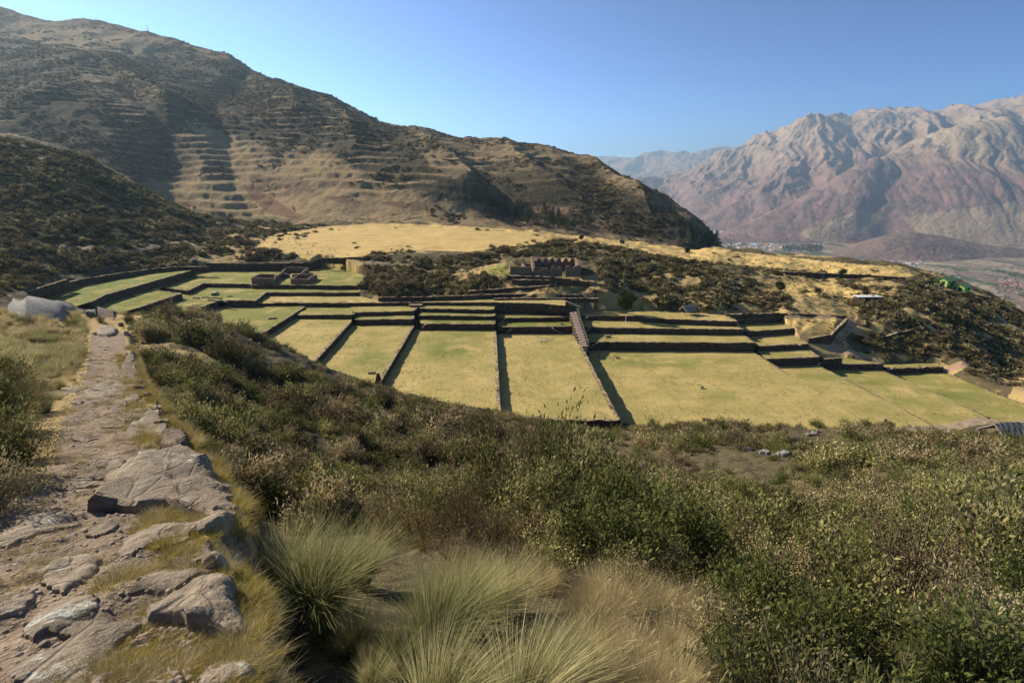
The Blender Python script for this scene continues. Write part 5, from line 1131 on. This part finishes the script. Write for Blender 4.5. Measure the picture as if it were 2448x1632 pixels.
for u, v, y_, h in [(1390, 556, 320, 3.2), (1487, 577, 300, 3.2), (1641, 608, 250, 3.0), (2010, 672, 200, 3.0), (1862, 700, 170, 3.4)]:
    p = on(u, v + 4, y_); plant_tree('lone_bush', ['round dark bush alone on the far edge of the golden field', 'large round bush alone on the golden ridge right of the ruin', 'small round bush casting a shadow on the golden spur', 'single dark bush above the pale dry field', 'tall bush at the left corner of the pale dry field'][[1390, 1487, 1641, 2010, 1862].index(u)], TR, (p[0], p[1], zf(p[0], p[1]) - .3), h, cat='bush', wide=1.1)
MZ = lambda x, y: float((mz if y > YSPLIT else Zf)(np.array([x]), np.array([y]))[0])
def mhit(u, v):
    s, t = st(u, v); ys = np.linspace(YSPLIT + 2, 1600, 700); d = CAMZ + t * ys - mz(s * ys, ys); k = int(np.argmax(d < 0)); return (s * ys[k], ys[k])
for i in range(95):                              # eucalyptus in the shaded gully
    u = rnd.uniform(1120, 1390); vc = np.interp(u, [1120, 1200, 1300, 1390], [470, 505, 532, 545]); v = vc + rnd.uniform(-16, 16); x, y = mhit(u, v)
    plant_tree('eucalyptus', 'slim dark eucalyptus in the shaded gully behind the golden field', rnd.choice(TE), (x, y, MZ(x, y) - .5), rnd.uniform(7, 11), 'eucalyptus trees in the shaded gully')
for i in range(34):                              # trees along the descending ridge
    u = rnd.uniform(1575, 1722) if i > 3 else [1553, 1598, 1610, 1560][i]; v = np.interp(u, [1540, 1600, 1650, 1690, 1722], [466, 506, 546, 575, 592]) + rnd.uniform(2, 16); x, y = mhit(u, v)
    plant_tree('ridge_tree', 'small dark tree on the descending mountain ridge against the far range', rnd.choice(TE), (x, y, MZ(x, y) - .5), rnd.uniform(4, 8), 'trees on the descending mountain ridge', 1.5)
for i in range(16):
    u = rnd.uniform(1640, 1720); v = rnd.uniform(565, 592); x, y = mhit(u, v); plant_tree('slope_tree', 'dark tree at the foot of the descending ridge', rnd.choice(TE), (x, y, MZ(x, y) - .5), rnd.uniform(5, 9), 'trees at the foot of the ridge', 1.3)
x, y, z = on(163, 612, 158); plant_tree('pale_shrub_tree', 'pale upright shrub alone at the foot of the shaded hill', TE[0], (x, y, zf(x, y)), 4.2, cat='shrub', wide=1.3)

# ---------------------------------------------------------------- town in the valley
def town_house(k):
    m_ = MB(); a, b, h = [(6, 4, 3), (9, 5, 4), (14, 6, 4)][k % 3]
    m_.box((0, 0, h / 2), (2 * a, 2 * b, h)); o = m_.build('wall', M['adobe']); wm = o.data; bpy.data.objects.remove(o)
    m_ = MB(); m_.v = [(-a-.4, -b-.5, h-.1), (a+.4, -b-.5, h-.1), (a+.4, 0, h+2.2), (-a-.4, 0, h+2.2), (a+.4, b+.5, h-.1), (-a-.4, b+.5, h-.1)]; m_.f = [(0, 1, 2, 3), (3, 2, 4, 5), (0, 3, 5), (1, 4, 2)]
    o = m_.build('roof', M[['tile', 'tin', 'tin', 'redroof', 'blueroof'][k % 5]]); rm = o.data; bpy.data.objects.remove(o); return wm, rm
TH = [town_house(k) for k in range(9)]
def vz(x, y): return max([-400 + 6 * float(fbm(np.array([x * .0015]), np.array([y * .0015]), 3, 2)[0])] + [float(f(np.array([[x]]), np.array([[y]]))[0, 0]) for f, lo, hi, s_ in ((fB, 3800, 8200, .22), (fD, 2650, 4700, .42)) if lo < y < hi and s_ < x / y < 1.45])
def vhit(u, v):
    s, t = st(u, v); y = (-400 - CAMZ) / t
    for _ in range(6): y = (vz(s * y, y) - CAMZ) / t
    return s * y, y
for (u0, u1, v0, v1, n, lb, gr, ks) in [(1730, 1885, 583, 603, 95, 'tiny pale house in the town on the valley floor, beyond the spur', 'houses of the valley town', None), (2040, 2210, 622, 636, 40, 'tiny house with coloured roof in the village under the low brown hill', 'houses of the village under the low hill', [3, 4, 2]), (2385, 2448, 672, 700, 32, 'tiny reddish house of the settlement at the far right edge', 'houses at the far right edge', [0, 3]), (1690, 1760, 535, 560, 22, 'tiny house at the foot of the far range', 'houses at the foot of the far range', [1])]:
    for i in range(n):
        u, v = rnd.uniform(u0, u1), rnd.uniform(v0, v1); x, y = vhit(u, v)
        if not (1000 < y < 12000): continue
        wm, rm = TH[rnd.choice(ks) if ks else rnd.randint(0, 8)]; e = bpy.data.objects.new('town_house', None); C.objects.link(e); e.location = (x, y, vz(x, y)); e.rotation_euler = (0, 0, rnd.choice([.3, 1.87]) + rnd.uniform(-.2, .2)); sc_ = y / 3600 * rnd.uniform(.8, 1.5); e.scale = (sc_, sc_, sc_)
        for nm, m_ in (('wall', wm), ('roof', rm)): o = bpy.data.objects.new(nm, m_); C.objects.link(o); o.parent = e
        tag(e, lb, 'house', gr)
tp = []; ts = []
for (u0, u1, v0, v1, n) in [(1870, 1965, 588, 603, 260), (2110, 2180, 640, 652, 90), (1700, 1800, 575, 590, 40), (2380, 2448, 640, 720, 60), (2200, 2300, 655, 690, 50), (1930, 2060, 560, 580, 50)]:
    for i in range(n):
        u, v = rnd.uniform(u0, u1), rnd.uniform(v0, v1); x, y = vhit(u, v)
        if 1000 < y < 9000: tp.append((x, y, vz(x, y))); ts.append(rnd.uniform(9, 17) * max(1, y / 3000))
stuff('valley_woods', '', [t[0] for t in TE], tp, np.stack([np.array(ts) * 2, np.array(ts) * 2, np.array(ts)], 1), tilt=.02)

# ---------------------------------------------------------------- scrub on the near slope: individuals nearest the viewer, the rest as undergrowth
def onslope(x, y, gap=.12):
    xr = np.interp(y, PATH[:, 2], PATH[:, 1]); ok = x > xr + gap
    fm = field_mask(x, y); z = Zf(x, y)
    return ok & ((fm > 90) | (z > fm + .15)), z
BARE = [[(1330, 1050), (1460, 1055), (1580, 1075), (1600, 1100), (1480, 1095), (1340, 1075)], [(1690, 1060), (1850, 1080), (1840, 1120), (1720, 1110)], [(1880, 1030), (2010, 1030), (2010, 1075), (1880, 1100)], [(2130, 1000), (2448, 985), (2448, 1020), (2330, 1035), (2140, 1035)]]
def bare(x, y, z):
    U, V = proj(x, y, z); m = np.zeros(x.shape, bool)
    for p in BARE: m |= inpoly(U, V, p)
    return m
labels = dict(leafy='green small-leaved shrub in the dense scrub below the path', lush='bright green shrub in the dense scrub below the path', olive='grey-olive fine-leaved shrub in the scrub below the path', dry='dry leafless twiggy shrub in the scrub below the path', brown='shrub with brown withered seed heads in the scrub below the path', long='plant with long narrow green leaves at the bottom of the scrub')
def shrub(kind, x, y, sc, hsc=1., z=None, label=None, group=True):
    ms = rnd.choice(P_[kind]); o = bpy.data.objects.new('shrub', ms[0]); C.objects.link(o); o.location = (x, y, (zf(x, y) if z is None else z) - .05); o.scale = (sc, sc, sc * hsc); o.rotation_euler = (rnd.uniform(-.12, .12), rnd.uniform(-.12, .12), rnd.uniform(0, 6.28))
    c = bpy.data.objects.new('stem', ms[1]); C.objects.link(c); c.parent = o
    return tag(o, label or labels[kind], 'shrub', {'leafy': 'green shrubs below the path', 'lush': 'bright green shrubs below the path', 'olive': 'grey-olive shrubs below the path', 'dry': 'dry twiggy shrubs below the path', 'brown': 'brown seeding shrubs below the path', 'long': 'long-leaved plants in the scrub'}[kind] if group else None)
def kindat(x, y):
    a = float(perlin(np.array([x * .45 + 3]), np.array([y * .45]), 61)[0]) + rnd.uniform(-.35, .35); b = float(perlin(np.array([x * .3]), np.array([y * .3 + 9]), 67)[0]) + rnd.uniform(-.3, .3)
    if x / y > .35 and rnd.random() < .2: return rnd.choice(['lush', 'leafy'])
    if a > .28: return 'dry' if b > 0 else 'brown'
    if a < -.3: return 'lush' if b > -.1 else 'leafy'
    return 'olive' if b > .12 else ('dry' if b < -.38 else 'leafy')
# no tall growth right at the grass clearing in front of the viewer
def clearing(x, y): 
    U, V = proj(x, y, zf(x, y)); return inpoly(np.array([U]), np.array([V]), [(560, 1200), (700, 1230), (900, 1270), (1150, 1270), (1400, 1330), (1640, 1440), (1700, 1640), (1700, 2300), (300, 2300), (560, 1640)])[0]
cand = []; X_, Y_ = scatter_sy(2100, -.62, 1.5, 1.5, 13, 1.35); ok, Z_ = onslope(X_, Y_)
for x, y, z, k in zip(X_, Y_, Z_, ok):
    if not k or clearing(x, y) or math.hypot(x, y) < 1.9: continue
    sc = rnd.choice([rnd.uniform(.5, .8), rnd.uniform(.8, 1.15), rnd.uniform(1.1, 1.6)]) * (1 if y > 4 else .7)
    sc = float(fit_scale(np.array([x]), np.array([y]), np.array([z]), np.array([sc]), .85)[0])
    if sc < .3: continue
    U, V = proj(x, y, z + .4)
    if not (-120 < U < 2570 and 600 < V < 1900): continue
    cand.append((sc / y, x, y, z, sc))
cand.sort(reverse=True); keep = []
for c in cand:                                    # thin out so that crowns interlock rather than coincide
    if all((c[1]-k[1])**2 + (c[2]-k[2])**2 > (.31 * (c[4] + k[4]))**2 for k in keep): keep.append(c)
cnt = {}; rest = []
for c in keep:
    kd = kindat(c[1], c[2])
    if sum(cnt.values()) < 330: cnt[kd] = cnt.get(kd, 0) + 1; shrub(kd, c[1], c[2], c[4], z=c[3])
    else: rest.append((c, kd))
print('near shrubs', len(keep), cnt, len(rest))
NEARM = [P_[k][0][0] for k in ('leafy', 'lush', 'olive', 'dry', 'brown')]; ki = {'leafy': 0, 'lush': 1, 'olive': 2, 'dry': 3, 'brown': 4, 'long': 0}
if rest: stuff('undergrowth', '', NEARM, [(c[1], c[2], c[3] - .05) for c, k in rest], np.array([c[4] for c, k in rest]), np.array([ki[k] for c, k in rest]))
# the tall bush mass in the middle of the view
for u, v, y, sc, kd in [(1320, 1015, 7.6, 1.6, 'leafy'), (1400, 1050, 7.2, 1.45, 'leafy'), (1240, 1030, 7.5, 1.55, 'olive'), (1170, 1060, 7.2, 1.4, 'leafy'), (1470, 1100, 6.6, 1.2, 'leafy'), (1330, 1090, 6.8, 1.35, 'leafy'), (1400, 1130, 6.4, 1.25, 'leafy'), (1250, 1110, 6.8, 1.3, 'olive'), (1180, 1120, 6.6, 1.05, 'olive'), (1110, 1150, 6.0, 1.0, 'dry'), (1450, 1190, 5.8, 1.0, 'brown'), (1360, 1180, 5.6, 1.15, 'leafy'), (1270, 1190, 5.4, 1.05, 'brown'), (1180, 1210, 5.2, 1., 'dry'), (1520, 1230, 5.6, .95, 'olive'), (1090, 1230, 5.0, .9, 'brown'), (1450, 1270, 4.6, .9, 'brown'), (1340, 1260, 4.7, .95, 'leafy'), (1220, 1270, 4.5, .8, 'brown'), (1580, 1300, 4.6, .85, 'brown'), (1000, 1180, 6, .9, 'brown'), (920, 1160, 6.4, .9, 'dry'), (1500, 1330, 4.0, .7, 'olive'), (1640, 1350, 4.2, .8, 'leafy')]:
    x, yy, zt = PY(u, v, y); g_ = zf(x, yy); h_ = max(.4, zt - g_); shrub(kd, x, yy, sc, min(2.4, h_ / (.68 * sc)), z=g_)
for u, v, sc in [(1780, 1640, 1.), (1730, 1560, .9), (1850, 1600, .85), (2080, 1660, .9), (2180, 1640, .8), (1840, 1480, .7), (1900, 1680, .9), (2400, 1650, .8), (1620, 1560, .6), (1560, 1450, .5), (2280, 1600, .7), (1760, 1450, .7), (2020, 1560, .7)]:
    x, y, z = hit(u, v + 50, .8, 30); shrub('long', x, y, sc * .75, z=z)
MIDN = [bush(s_, 2200, .58, .75, .075, .026, 46, M[m_], 'foliage', stem_r=.012)[0] for s_, m_ in ((61, 'leafy'[:0] + 'shrub'), (62, 'olive'), (63, 'lush'), (64, 'dry'), (65, 'shrub'), (66, 'shrub'), (67, 'olive'))]
# mid distance slope
def band(n, s0, s1, y0, y1, smin, smax, meshes, name, h=.8, pw=1.5, dens=None, slack=8, clip=True, idxf=None):
    x, y = scatter_sy(n, s0, s1, y0, y1, pw); ok, z = onslope(x, y, .6); 
    if dens is not None: ok &= dens(x, y, z)
    ok &= ~bare(x, y, z) | (rng.random(len(x)) < .05); cn = perlin(x * .16 * 30 / (y + 20), y * .16, 57) + .6 * perlin(x * .5, y * .5, 58); ok &= cn > -.30
    sc = rng.uniform(smin, smax, len(x)) * np.clip(.72 + .65 * cn, .5, 1.35)
    if clip: sc = fit_scale(x, y, z, sc, h, slack); ok &= sc > smin * .45
    U, V = proj(x, y, z); ok &= (U > -150) & (U < 2600)
    x, y, z, sc = x[ok], y[ok], z[ok], sc[ok]; a = perlin(x * .12, y * .12, 71) + rng.normal(size=len(x)) * .22; nM = len(meshes)
    idx = np.clip(((a + .6) / 1.2 * nM).astype(int), 0, nM - 1)
    stuff(name, '', meshes, np.stack([x, y, z - .08], 1), np.stack([sc, sc, sc * rng.uniform(.7, 1.2, len(sc))], 1), idx); print(name, len(x))
band(3000, -.75, 1.5, 11, 34, .6, 2.2, MIDN, 'undergrowth', pw=1.4)
band(4800, -.80, 1.5, 30, 95, .9, 3.0, MID, 'scrub', pw=1.6)
# bushes beyond the terraces
SCZ = [  # (photo polygon, y0, y1, count, smin, smax)
 ([(1170, 590), (1290, 575), (1420, 580), (1560, 610), (1700, 640), (1860, 690), (1900, 740), (1800, 745), (1640, 738), (1530, 735), (1440, 710), (1430, 668), (1425, 625), (1300, 612), (1190, 612)], 120, 260, 2600, 1.4, 3.6),
 ([(860, 620), (1060, 612), (1190, 600), (1200, 640), (1180, 660), (880, 628)], 150, 230, 500, 1.3, 3),
 ([(790, 640), (900, 635), (1120, 640), (1215, 665), (1180, 700), (1080, 706), (900, 708), (860, 690), (800, 680)], 140, 190, 1100, 1.2, 2.8),
 ([(1900, 700), (2030, 680), (2160, 690), (2230, 700), (2330, 700), (2448, 745), (2448, 900), (2300, 900), (2220, 850), (2120, 838), (2020, 810), (2040, 760), (2060, 740), (1990, 715)], 110, 260, 2500, 1.2, 3.4),
 ([(1650, 600), (2200, 650), (2300, 690), (2050, 700), (1820, 670), (1640, 640)], 185, 290, 420, 1.3, 3.2),
 ([(400, 490), (520, 520), (780, 540), (760, 560), (660, 590), (740, 612), (600, 625), (480, 612), (430, 560)], 180, 330, 1900, 1.5, 3.5),
 ([(-20, 320), (200, 372), (340, 450), (460, 510), (470, 600), (440, 640), (200, 650), (-20, 660)], 120, 300, 5200, 1.4, 3.6),
 ([(1385, 700), (1440, 690), (1540, 700), (1640, 735), (1560, 742), (1450, 742), (1390, 728)], 138, 158, 260, 1.0, 2.4), ([(780, 545), (860, 555), (868, 585), (840, 590)], 200, 330, 60, 1.5, 3), ([(-20, 620), (180, 640), (40, 690), (-20, 730)], 80, 140, 260, 1, 2.2),
 ([(850, 590), (1000, 588), (1010, 600), (860, 625)], 170, 240, 160, 1.2, 2.8), ([(1900, 800), (2030, 850), (2280, 885), (2448, 935), (2448, 880), (2280, 850), (2050, 820)], 100, 135, 260, .9, 2.0),
 ([(900, 535), (1300, 555), (1600, 590), (1300, 568), (900, 545)], 280, 345, 260, 1.5, 3.5)]
px_, sc_l = [], []
for poly, y0, y1, n, s0, s1 in SCZ:
    us = [p[0] for p in poly]; vs_ = [p[1] for p in poly]; ss = [st(u, v)[0] for u, v in poly]
    x, y = scatter_sy(n * 4, min(ss) - .02, max(ss) + .02, y0, y1, 1.6); z = Zf(x, y); U, V = proj(x, y, z); fm = field_mask(x, y)
    soil = np.full(len(x), 9.)
    for pl, hw in SOILW: soil = np.minimum(soil, distline(x, y, pl) - hw)
    gold = np.zeros(len(x), bool)
    for a0, a1, gp in GOLD: gold |= inpoly(U, V, gp)
    ok = inpoly(U, V, poly) & (fm > 90) & (soil > np.where(x > 60, 1.6, .6)) & (gaps(x, y) > (-.5 - .3 * (y0 == 120) * (n > 5000))) & (~gold | (rng.random(len(x)) < .04)); k = np.flatnonzero(ok)[:n]
    px_.append(np.stack([x[k], y[k], z[k] - .15], 1)); sc_l.append(rng.uniform(s0, s1, len(k)) * np.clip(.75 + .6 * perlin(x[k] * .1, y[k] * .1, 90), .5, 1.3))
px_ = np.concatenate(px_); sc_l = np.concatenate(sc_l); print('beyond', len(px_))
stuff('scrub', '', FAR, px_, np.stack([sc_l, sc_l, sc_l * rng.uniform(.55, .95, len(sc_l))], 1))
# scrub specks of the mountain face
x, y = scatter_sy(130000, -1.1, .42, YSPLIT, 1300, 1.1); z = mz(x, y); U, V = proj(x, y, z); at_ = mattr(x, y, z)
cl = perlin(x * .02, y * .02, 95) + .6 * perlin(x * .06, y * .06, 96) + at_['scrub'] * .55 - at_['gold'] * .7 - at_['plough'] * 3 - at_['lit_ledge'] * .5 + rng.normal(size=len(x)) * .12
ok = (cl > .42) & (U > -60) & (V > -60); k = np.flatnonzero(ok)[:26000]; print('mountain scrub', len(k))
sc = rng.uniform(1.1, 3.0, len(k)) * (1 + .5 * (y[k] > 700)); stuff('mountain_scrub', '', VFAR, np.stack([x[k], y[k], z[k] - .3], 1), np.stack([sc, sc, sc * .7], 1))
# ---------------------------------------------------------------- grasses
tuft_l = [(760, 1480, 1.0, 'big green-yellow bunch grass in front of the brown shrubs, leftmost'), (690, 1420, .8, 'shaded bunch grass beside the path drop'), (860, 1400, .75, 'bunch grass right behind the big leftmost bunch grass'), (1040, 1560, .85, 'yellow-green bunch grass at the centre of the foreground'), (1110, 1500, .8, 'tall pale bunch grass right of the yellow-green one'), (1200, 1470, .7, 'upright pale bunch grass nearest the brown shrubs'), (1240, 1750, .85, 'bunch grass at the bottom edge, right of centre'), (1040, 1760, .8, 'bunch grass at the bottom edge, left of centre'), (950, 1600, .5, 'small bunch grass left of the yellow-green one'), (1330, 1650, .6, 'thin bunch grass at the start of the straw clump')]
for i, (u, v, sc, lb) in enumerate(tuft_l):
    x, y, z = hit(u, v, .6, 20); o = bpy.data.objects.new('bunch_grass', G_['ichu'][i % 2]); C.objects.link(o); o.location = (x, y, z - .03); o.scale = (sc, sc, sc); o.rotation_euler = (0, 0, rnd.uniform(-.6, .6)); tag(o, lb, 'grass tuft', 'big bunch grasses in the foreground', 'thing')
def pxscatter(n, poly, ymin=.5, ymax=60):
    """random ground points inside a patch outlined in the photo, uniform per ground area"""
    g3 = [hit(u, v, ymin, ymax)[:2] for u, v in poly]; xs = [p[0] for p in g3]; ys = [p[1] for p in g3]
    x = rng.uniform(min(xs), max(xs), n * 3); y = rng.uniform(min(ys), max(ys), n * 3); k = np.flatnonzero(inpoly(x, y, g3))[:n]; return x[k], y[k]
def gstuff(name, n, poly, meshes, s0, s1, ymin=.5, ymax=60, filt=None):
    x, y = pxscatter(n, poly, ymin, ymax); 
    if filt is not None: k = filt(x, y); x, y = x[k], y[k]
    stuff(name, '', meshes, np.stack([x, y, Zf(x, y) - .01], 1), rng.uniform(s0, s1, len(x)), tilt=.15)
gstuff('dry_grass', 70, [(1330, 1400), (1500, 1400), (1680, 1480), (1720, 1850), (1340, 1850)], G_['straw'], .35, .65)
gstuff('dry_grass', 26, [(650, 1450), (700, 1450), (900, 1560), (1000, 1800), (760, 1800), (690, 1640)], G_['ichu'], .2, .4, filt=lambda x, y: (x > np.interp(y, PATH[:, 2], PATH[:, 1]) + .45) & (y > 1.7))
gstuff('dry_grass', 50, [(900, 1260), (1180, 1270), (1350, 1380), (1300, 1500), (1000, 1450)], G_['straw'], .4, .7)
# turf along the path edge and fringe hanging over the drop
def pathband(n, y0, y1, f0, f1, meshes, s0, s1, name, thr=-9, seed=0, grow=.015):
    y = np.exp(rng.uniform(math.log(y0), math.log(y1), n)); xl = np.interp(y, PATH[:, 2], PATH[:, 0]); xr = np.interp(y, PATH[:, 2], PATH[:, 1]); x = xr - (xr - xl) * rng.uniform(f0, f1, n)
    k = perlin(x * 1.8, y * 1.8, 33 + seed) > thr; x, y = x[k], y[k]; stuff(name, '', meshes, np.stack([x, y, Zf(x, y) - .01], 1), rng.uniform(s0, s1, len(x)) * np.interp(y, [1, 3, 8, 30], [.38, .6, 1., 1.5]), tilt=.2)
pathband(2400, 1.0, 30, -.05, .35, G_['turf'] + G_['dryturf'], .5, 1.2, 'turf', .0, 1); pathband(1100, 1.0, 34, -.04, .06, G_['dryturf'] + G_['turf'], .7, 1.5, 'turf', -.2, 2)
pathband(1500, 1.0, 30, .3, 1.0, G_['dryturf'], .3, .8, 'turf', .22, 3)
# tall bunch grass of the left bank
def leftbank(n, s0, s1, y0, y1, meshes, smin, smax, gap=.15, name='dry_grass', thr=-9):
    x, y = scatter_sy(n, s0, s1, y0, y1, 1.4); xl = np.interp(y, PATH[:, 2], PATH[:, 0]); k = (x < xl - gap) & (perlin(x * .5, y * .5, 41) > thr); x, y = x[k], y[k]; z = Zf(x, y); sc = fit_scale(x, y, z, rng.uniform(smin, smax, len(x)), .6, 4); k = sc > .25
    stuff(name, '', meshes, np.stack([x, y, z - .03], 1)[k], sc[k], tilt=.2)
leftbank(900, -1.7, -.7, 8.5, 30, G_['ichu'][:1] + G_['straw'] + G_['ichutuft'], .45, .85, name='bank_grass'); leftbank(2200, -1.6, -.6, 18, 62, G_['tuft'] + G_['ichutuft'], .7, 1.35, name='bank_grass')
leftbank(130, -1.5, -.8, 7, 40, NEARM, .5, 1.0, .4, 'bank_shrubs', .15)
x, y = scatter_sy(900, -1., -.5, 16, 60, 1.5); z = Zf(x, y); xr = np.interp(y, PATH[:, 2], PATH[:, 1]); k = (x > xr + .3) & (x < xr + 6 + .15 * y); k &= rng.random(len(x)) < .3; stuff('dry_grass', '', G_['tuft'], np.stack([x, y, z], 1)[k], fit_scale(x, y, z, rng.uniform(.4, .8, len(x)), .5, 4)[k])
for u, v, sc, kd, lb in [(10, 1010, 1.3, 'leafy', 'dark shrub on the left bank at the edge of the photo, upper'), (40, 1095, 1.0, 'olive', 'dark shrub shading the left side of the path'), (80, 950, 1.1, 'olive', 'low shrub between blond grass and the path, left bank'), (-60, 1150, 1.3, 'leafy', 'dark shrub cut off by the left edge, lower'), (-30, 930, 1.5, 'leafy', 'big shrub behind the two dark ones on the left bank'), (-120, 1060, 1.6, 'leafy', 'shrub mostly out of frame on the left bank'), (-40, 1230, 1.1, 'olive', 'low shrub added at the left edge to shade the path'), (352, 905, 1.3, 'leafy', 'dark shrub growing against the standing edge stones'), (375, 950, .9, 'olive', 'shrub hanging below the path edge stones')]:  # lowest left-edge shrub is added for its shade on the path
    x, y, z = hit(u, v, 2, 40)
    if u > 300: y = {352: 17.0, 375: 13.0}[u]; x = float(np.interp(y, PATH[:, 2], PATH[:, 1])) + .25; z = zf(x, y) - .1
    shrub(kd, x, y, sc * .9, 1., z=z, label=lb, group=False)
for u, v, h, lb in [(180, 790, 2.0, 'tall leafy shrub left of the far path with bare stem'), (312, 775, 1.9, 'twin green shrub above the blue bag'), (240, 770, 1.3, 'small pale green shrub between path and boulder'), (70, 780, 1.6, 'dark spindly shrub in pale grass on the left bank'), (360, 790, 2.0, 'thin open shrub right of the blue bag')]:
    x, y, z = hit(u, v, 15, 60); shrub(['leafy', 'leafy', 'olive', 'dry', 'olive'][[180, 312, 240, 70, 360].index(u)], x, y, h * .75, 1.35, z=z, label=lb, group=False)
# field verges: rough grass and low growth along wall feet, straw tufts on the pale banks
tx, ty = [], []
for poly, y0, y1, n in [([(1180, 690), (1210, 650), (1440, 664), (1400, 704)], 145, 165, 500), ([(1640, 700), (1900, 650), (2180, 690), (2040, 750), (2020, 830), (1830, 760), (1700, 756)], 125, 230, 1500), ([(470, 640), (480, 600), (700, 560), (880, 620), (740, 625)], 170, 250, 150), ([(780, 640), (1200, 640), (1190, 700), (880, 705)], 145, 185, 600), ([(1600, 600), (2200, 650), (2100, 690), (1600, 640)], 190, 290, 800)]:
    ss = [st(u, v)[0] for u, v in poly]; x, y = scatter_sy(n * 3, min(ss), max(ss), y0, y1, 1.6); z = Zf(x, y); U, V = proj(x, y, z); k = np.flatnonzero(inpoly(U, V, poly) & (field_mask(x, y) > 90))[:n]; tx.append(np.stack([x[k], y[k], z[k] - .1], 1))
tx = np.concatenate(tx); stuff('dry_grass', '', G_['tuft'], tx, rng.uniform(.4, 1.2, len(tx)))
# gravel on the path
def peb(seed):
    bm = bmesh.new(); bmesh.ops.create_icosphere(bm, subdivisions=2, radius=1); g = random.Random(seed); 
    for v in bm.verts: v.co *= g.uniform(.82, 1.1); v.co.z *= .6
    me = bpy.data.meshes.new('pebble'); bm.to_mesh(me); bm.free(); me.materials.append(M['pebble']); 
    for p in me.polygons: p.use_smooth = True
    return me
PB = [peb(1), peb(2), peb(3)]
x, y = pxscatter(420, [(330, 1500), (400, 1470), (520, 1500), (560, 1560), (560, 1640), (250, 1680), (200, 1600), (260, 1540)]); stuff('gravel', '', PB, np.stack([x, y, Zf(x, y) + .004], 1), rng.uniform(.005, .02, len(x)) ** 1.0)
y = np.exp(rng.uniform(math.log(1), math.log(22), 2600)); xl = np.interp(y, PATH[:, 2], PATH[:, 0]); xr = np.interp(y, PATH[:, 2], PATH[:, 1]); x = xr - (xr - xl) * rng.uniform(.1, 1, len(y)); stuff('gravel', '', PB, np.stack([x, y, Zf(x, y)], 1), rng.uniform(.004, .016, len(x)) * (1 + .05 * y))
# short rough tufts that give the lawns their nap
fx = []
for nm, pl in fields:
    xs = [p[0] for p in pl]; ys = [p[1] for p in pl]; area = (max(xs) - min(xs)) * (max(ys) - min(ys)); n = int(min(area * 1.6, 6000))
    x = rng.uniform(min(xs), max(xs), n); y = rng.uniform(min(ys), max(ys), n); k = inpoly(x, y, pl) & (perlin(x * .25, y * .25, 55) > -.25)
    fx.append(np.stack([x[k], y[k], np.full(k.sum(), LV[nm] - .02)], 1))
fx = np.concatenate(fx); fm = field_mask(fx[:, 0], fx[:, 1]); print('field tufts', len(fx)); stuff('field_grass', '', G_['turf'] + G_['dryturf'], fx, rng.uniform(.5, 1.1, len(fx)))

# ---------------------------------------------------------------- air
def haze(x0, x1, y0, y1, z0, z1, dens):
    V = [(x, y, z) for z in (z0, z1) for y in (y0, y1) for x in (x0, x1)]
    o = mesh_py('haze', V, [(0, 2, 3, 1), (4, 5, 7, 6), (0, 1, 5, 4), (2, 6, 7, 3), (0, 4, 6, 2), (1, 3, 7, 5)])
    m = bpy.data.materials.new('air_haze'); m.use_nodes = True; t = m.node_tree; t.nodes.clear()
    v = t.nodes.new('ShaderNodeVolumePrincipled'); v.inputs['Color'].default_value = (.56, .77, .97, 1); v.inputs['Density'].default_value = dens; v.inputs['Anisotropy'].default_value = .38
    out = t.nodes.new('ShaderNodeOutputMaterial'); t.links.new(v.outputs[0], out.inputs['Volume']); o.data.materials.append(m); tag(o, kind='stuff')
haze(-9000, 46000, -2500, 26500, -470, 1900, HAZE)
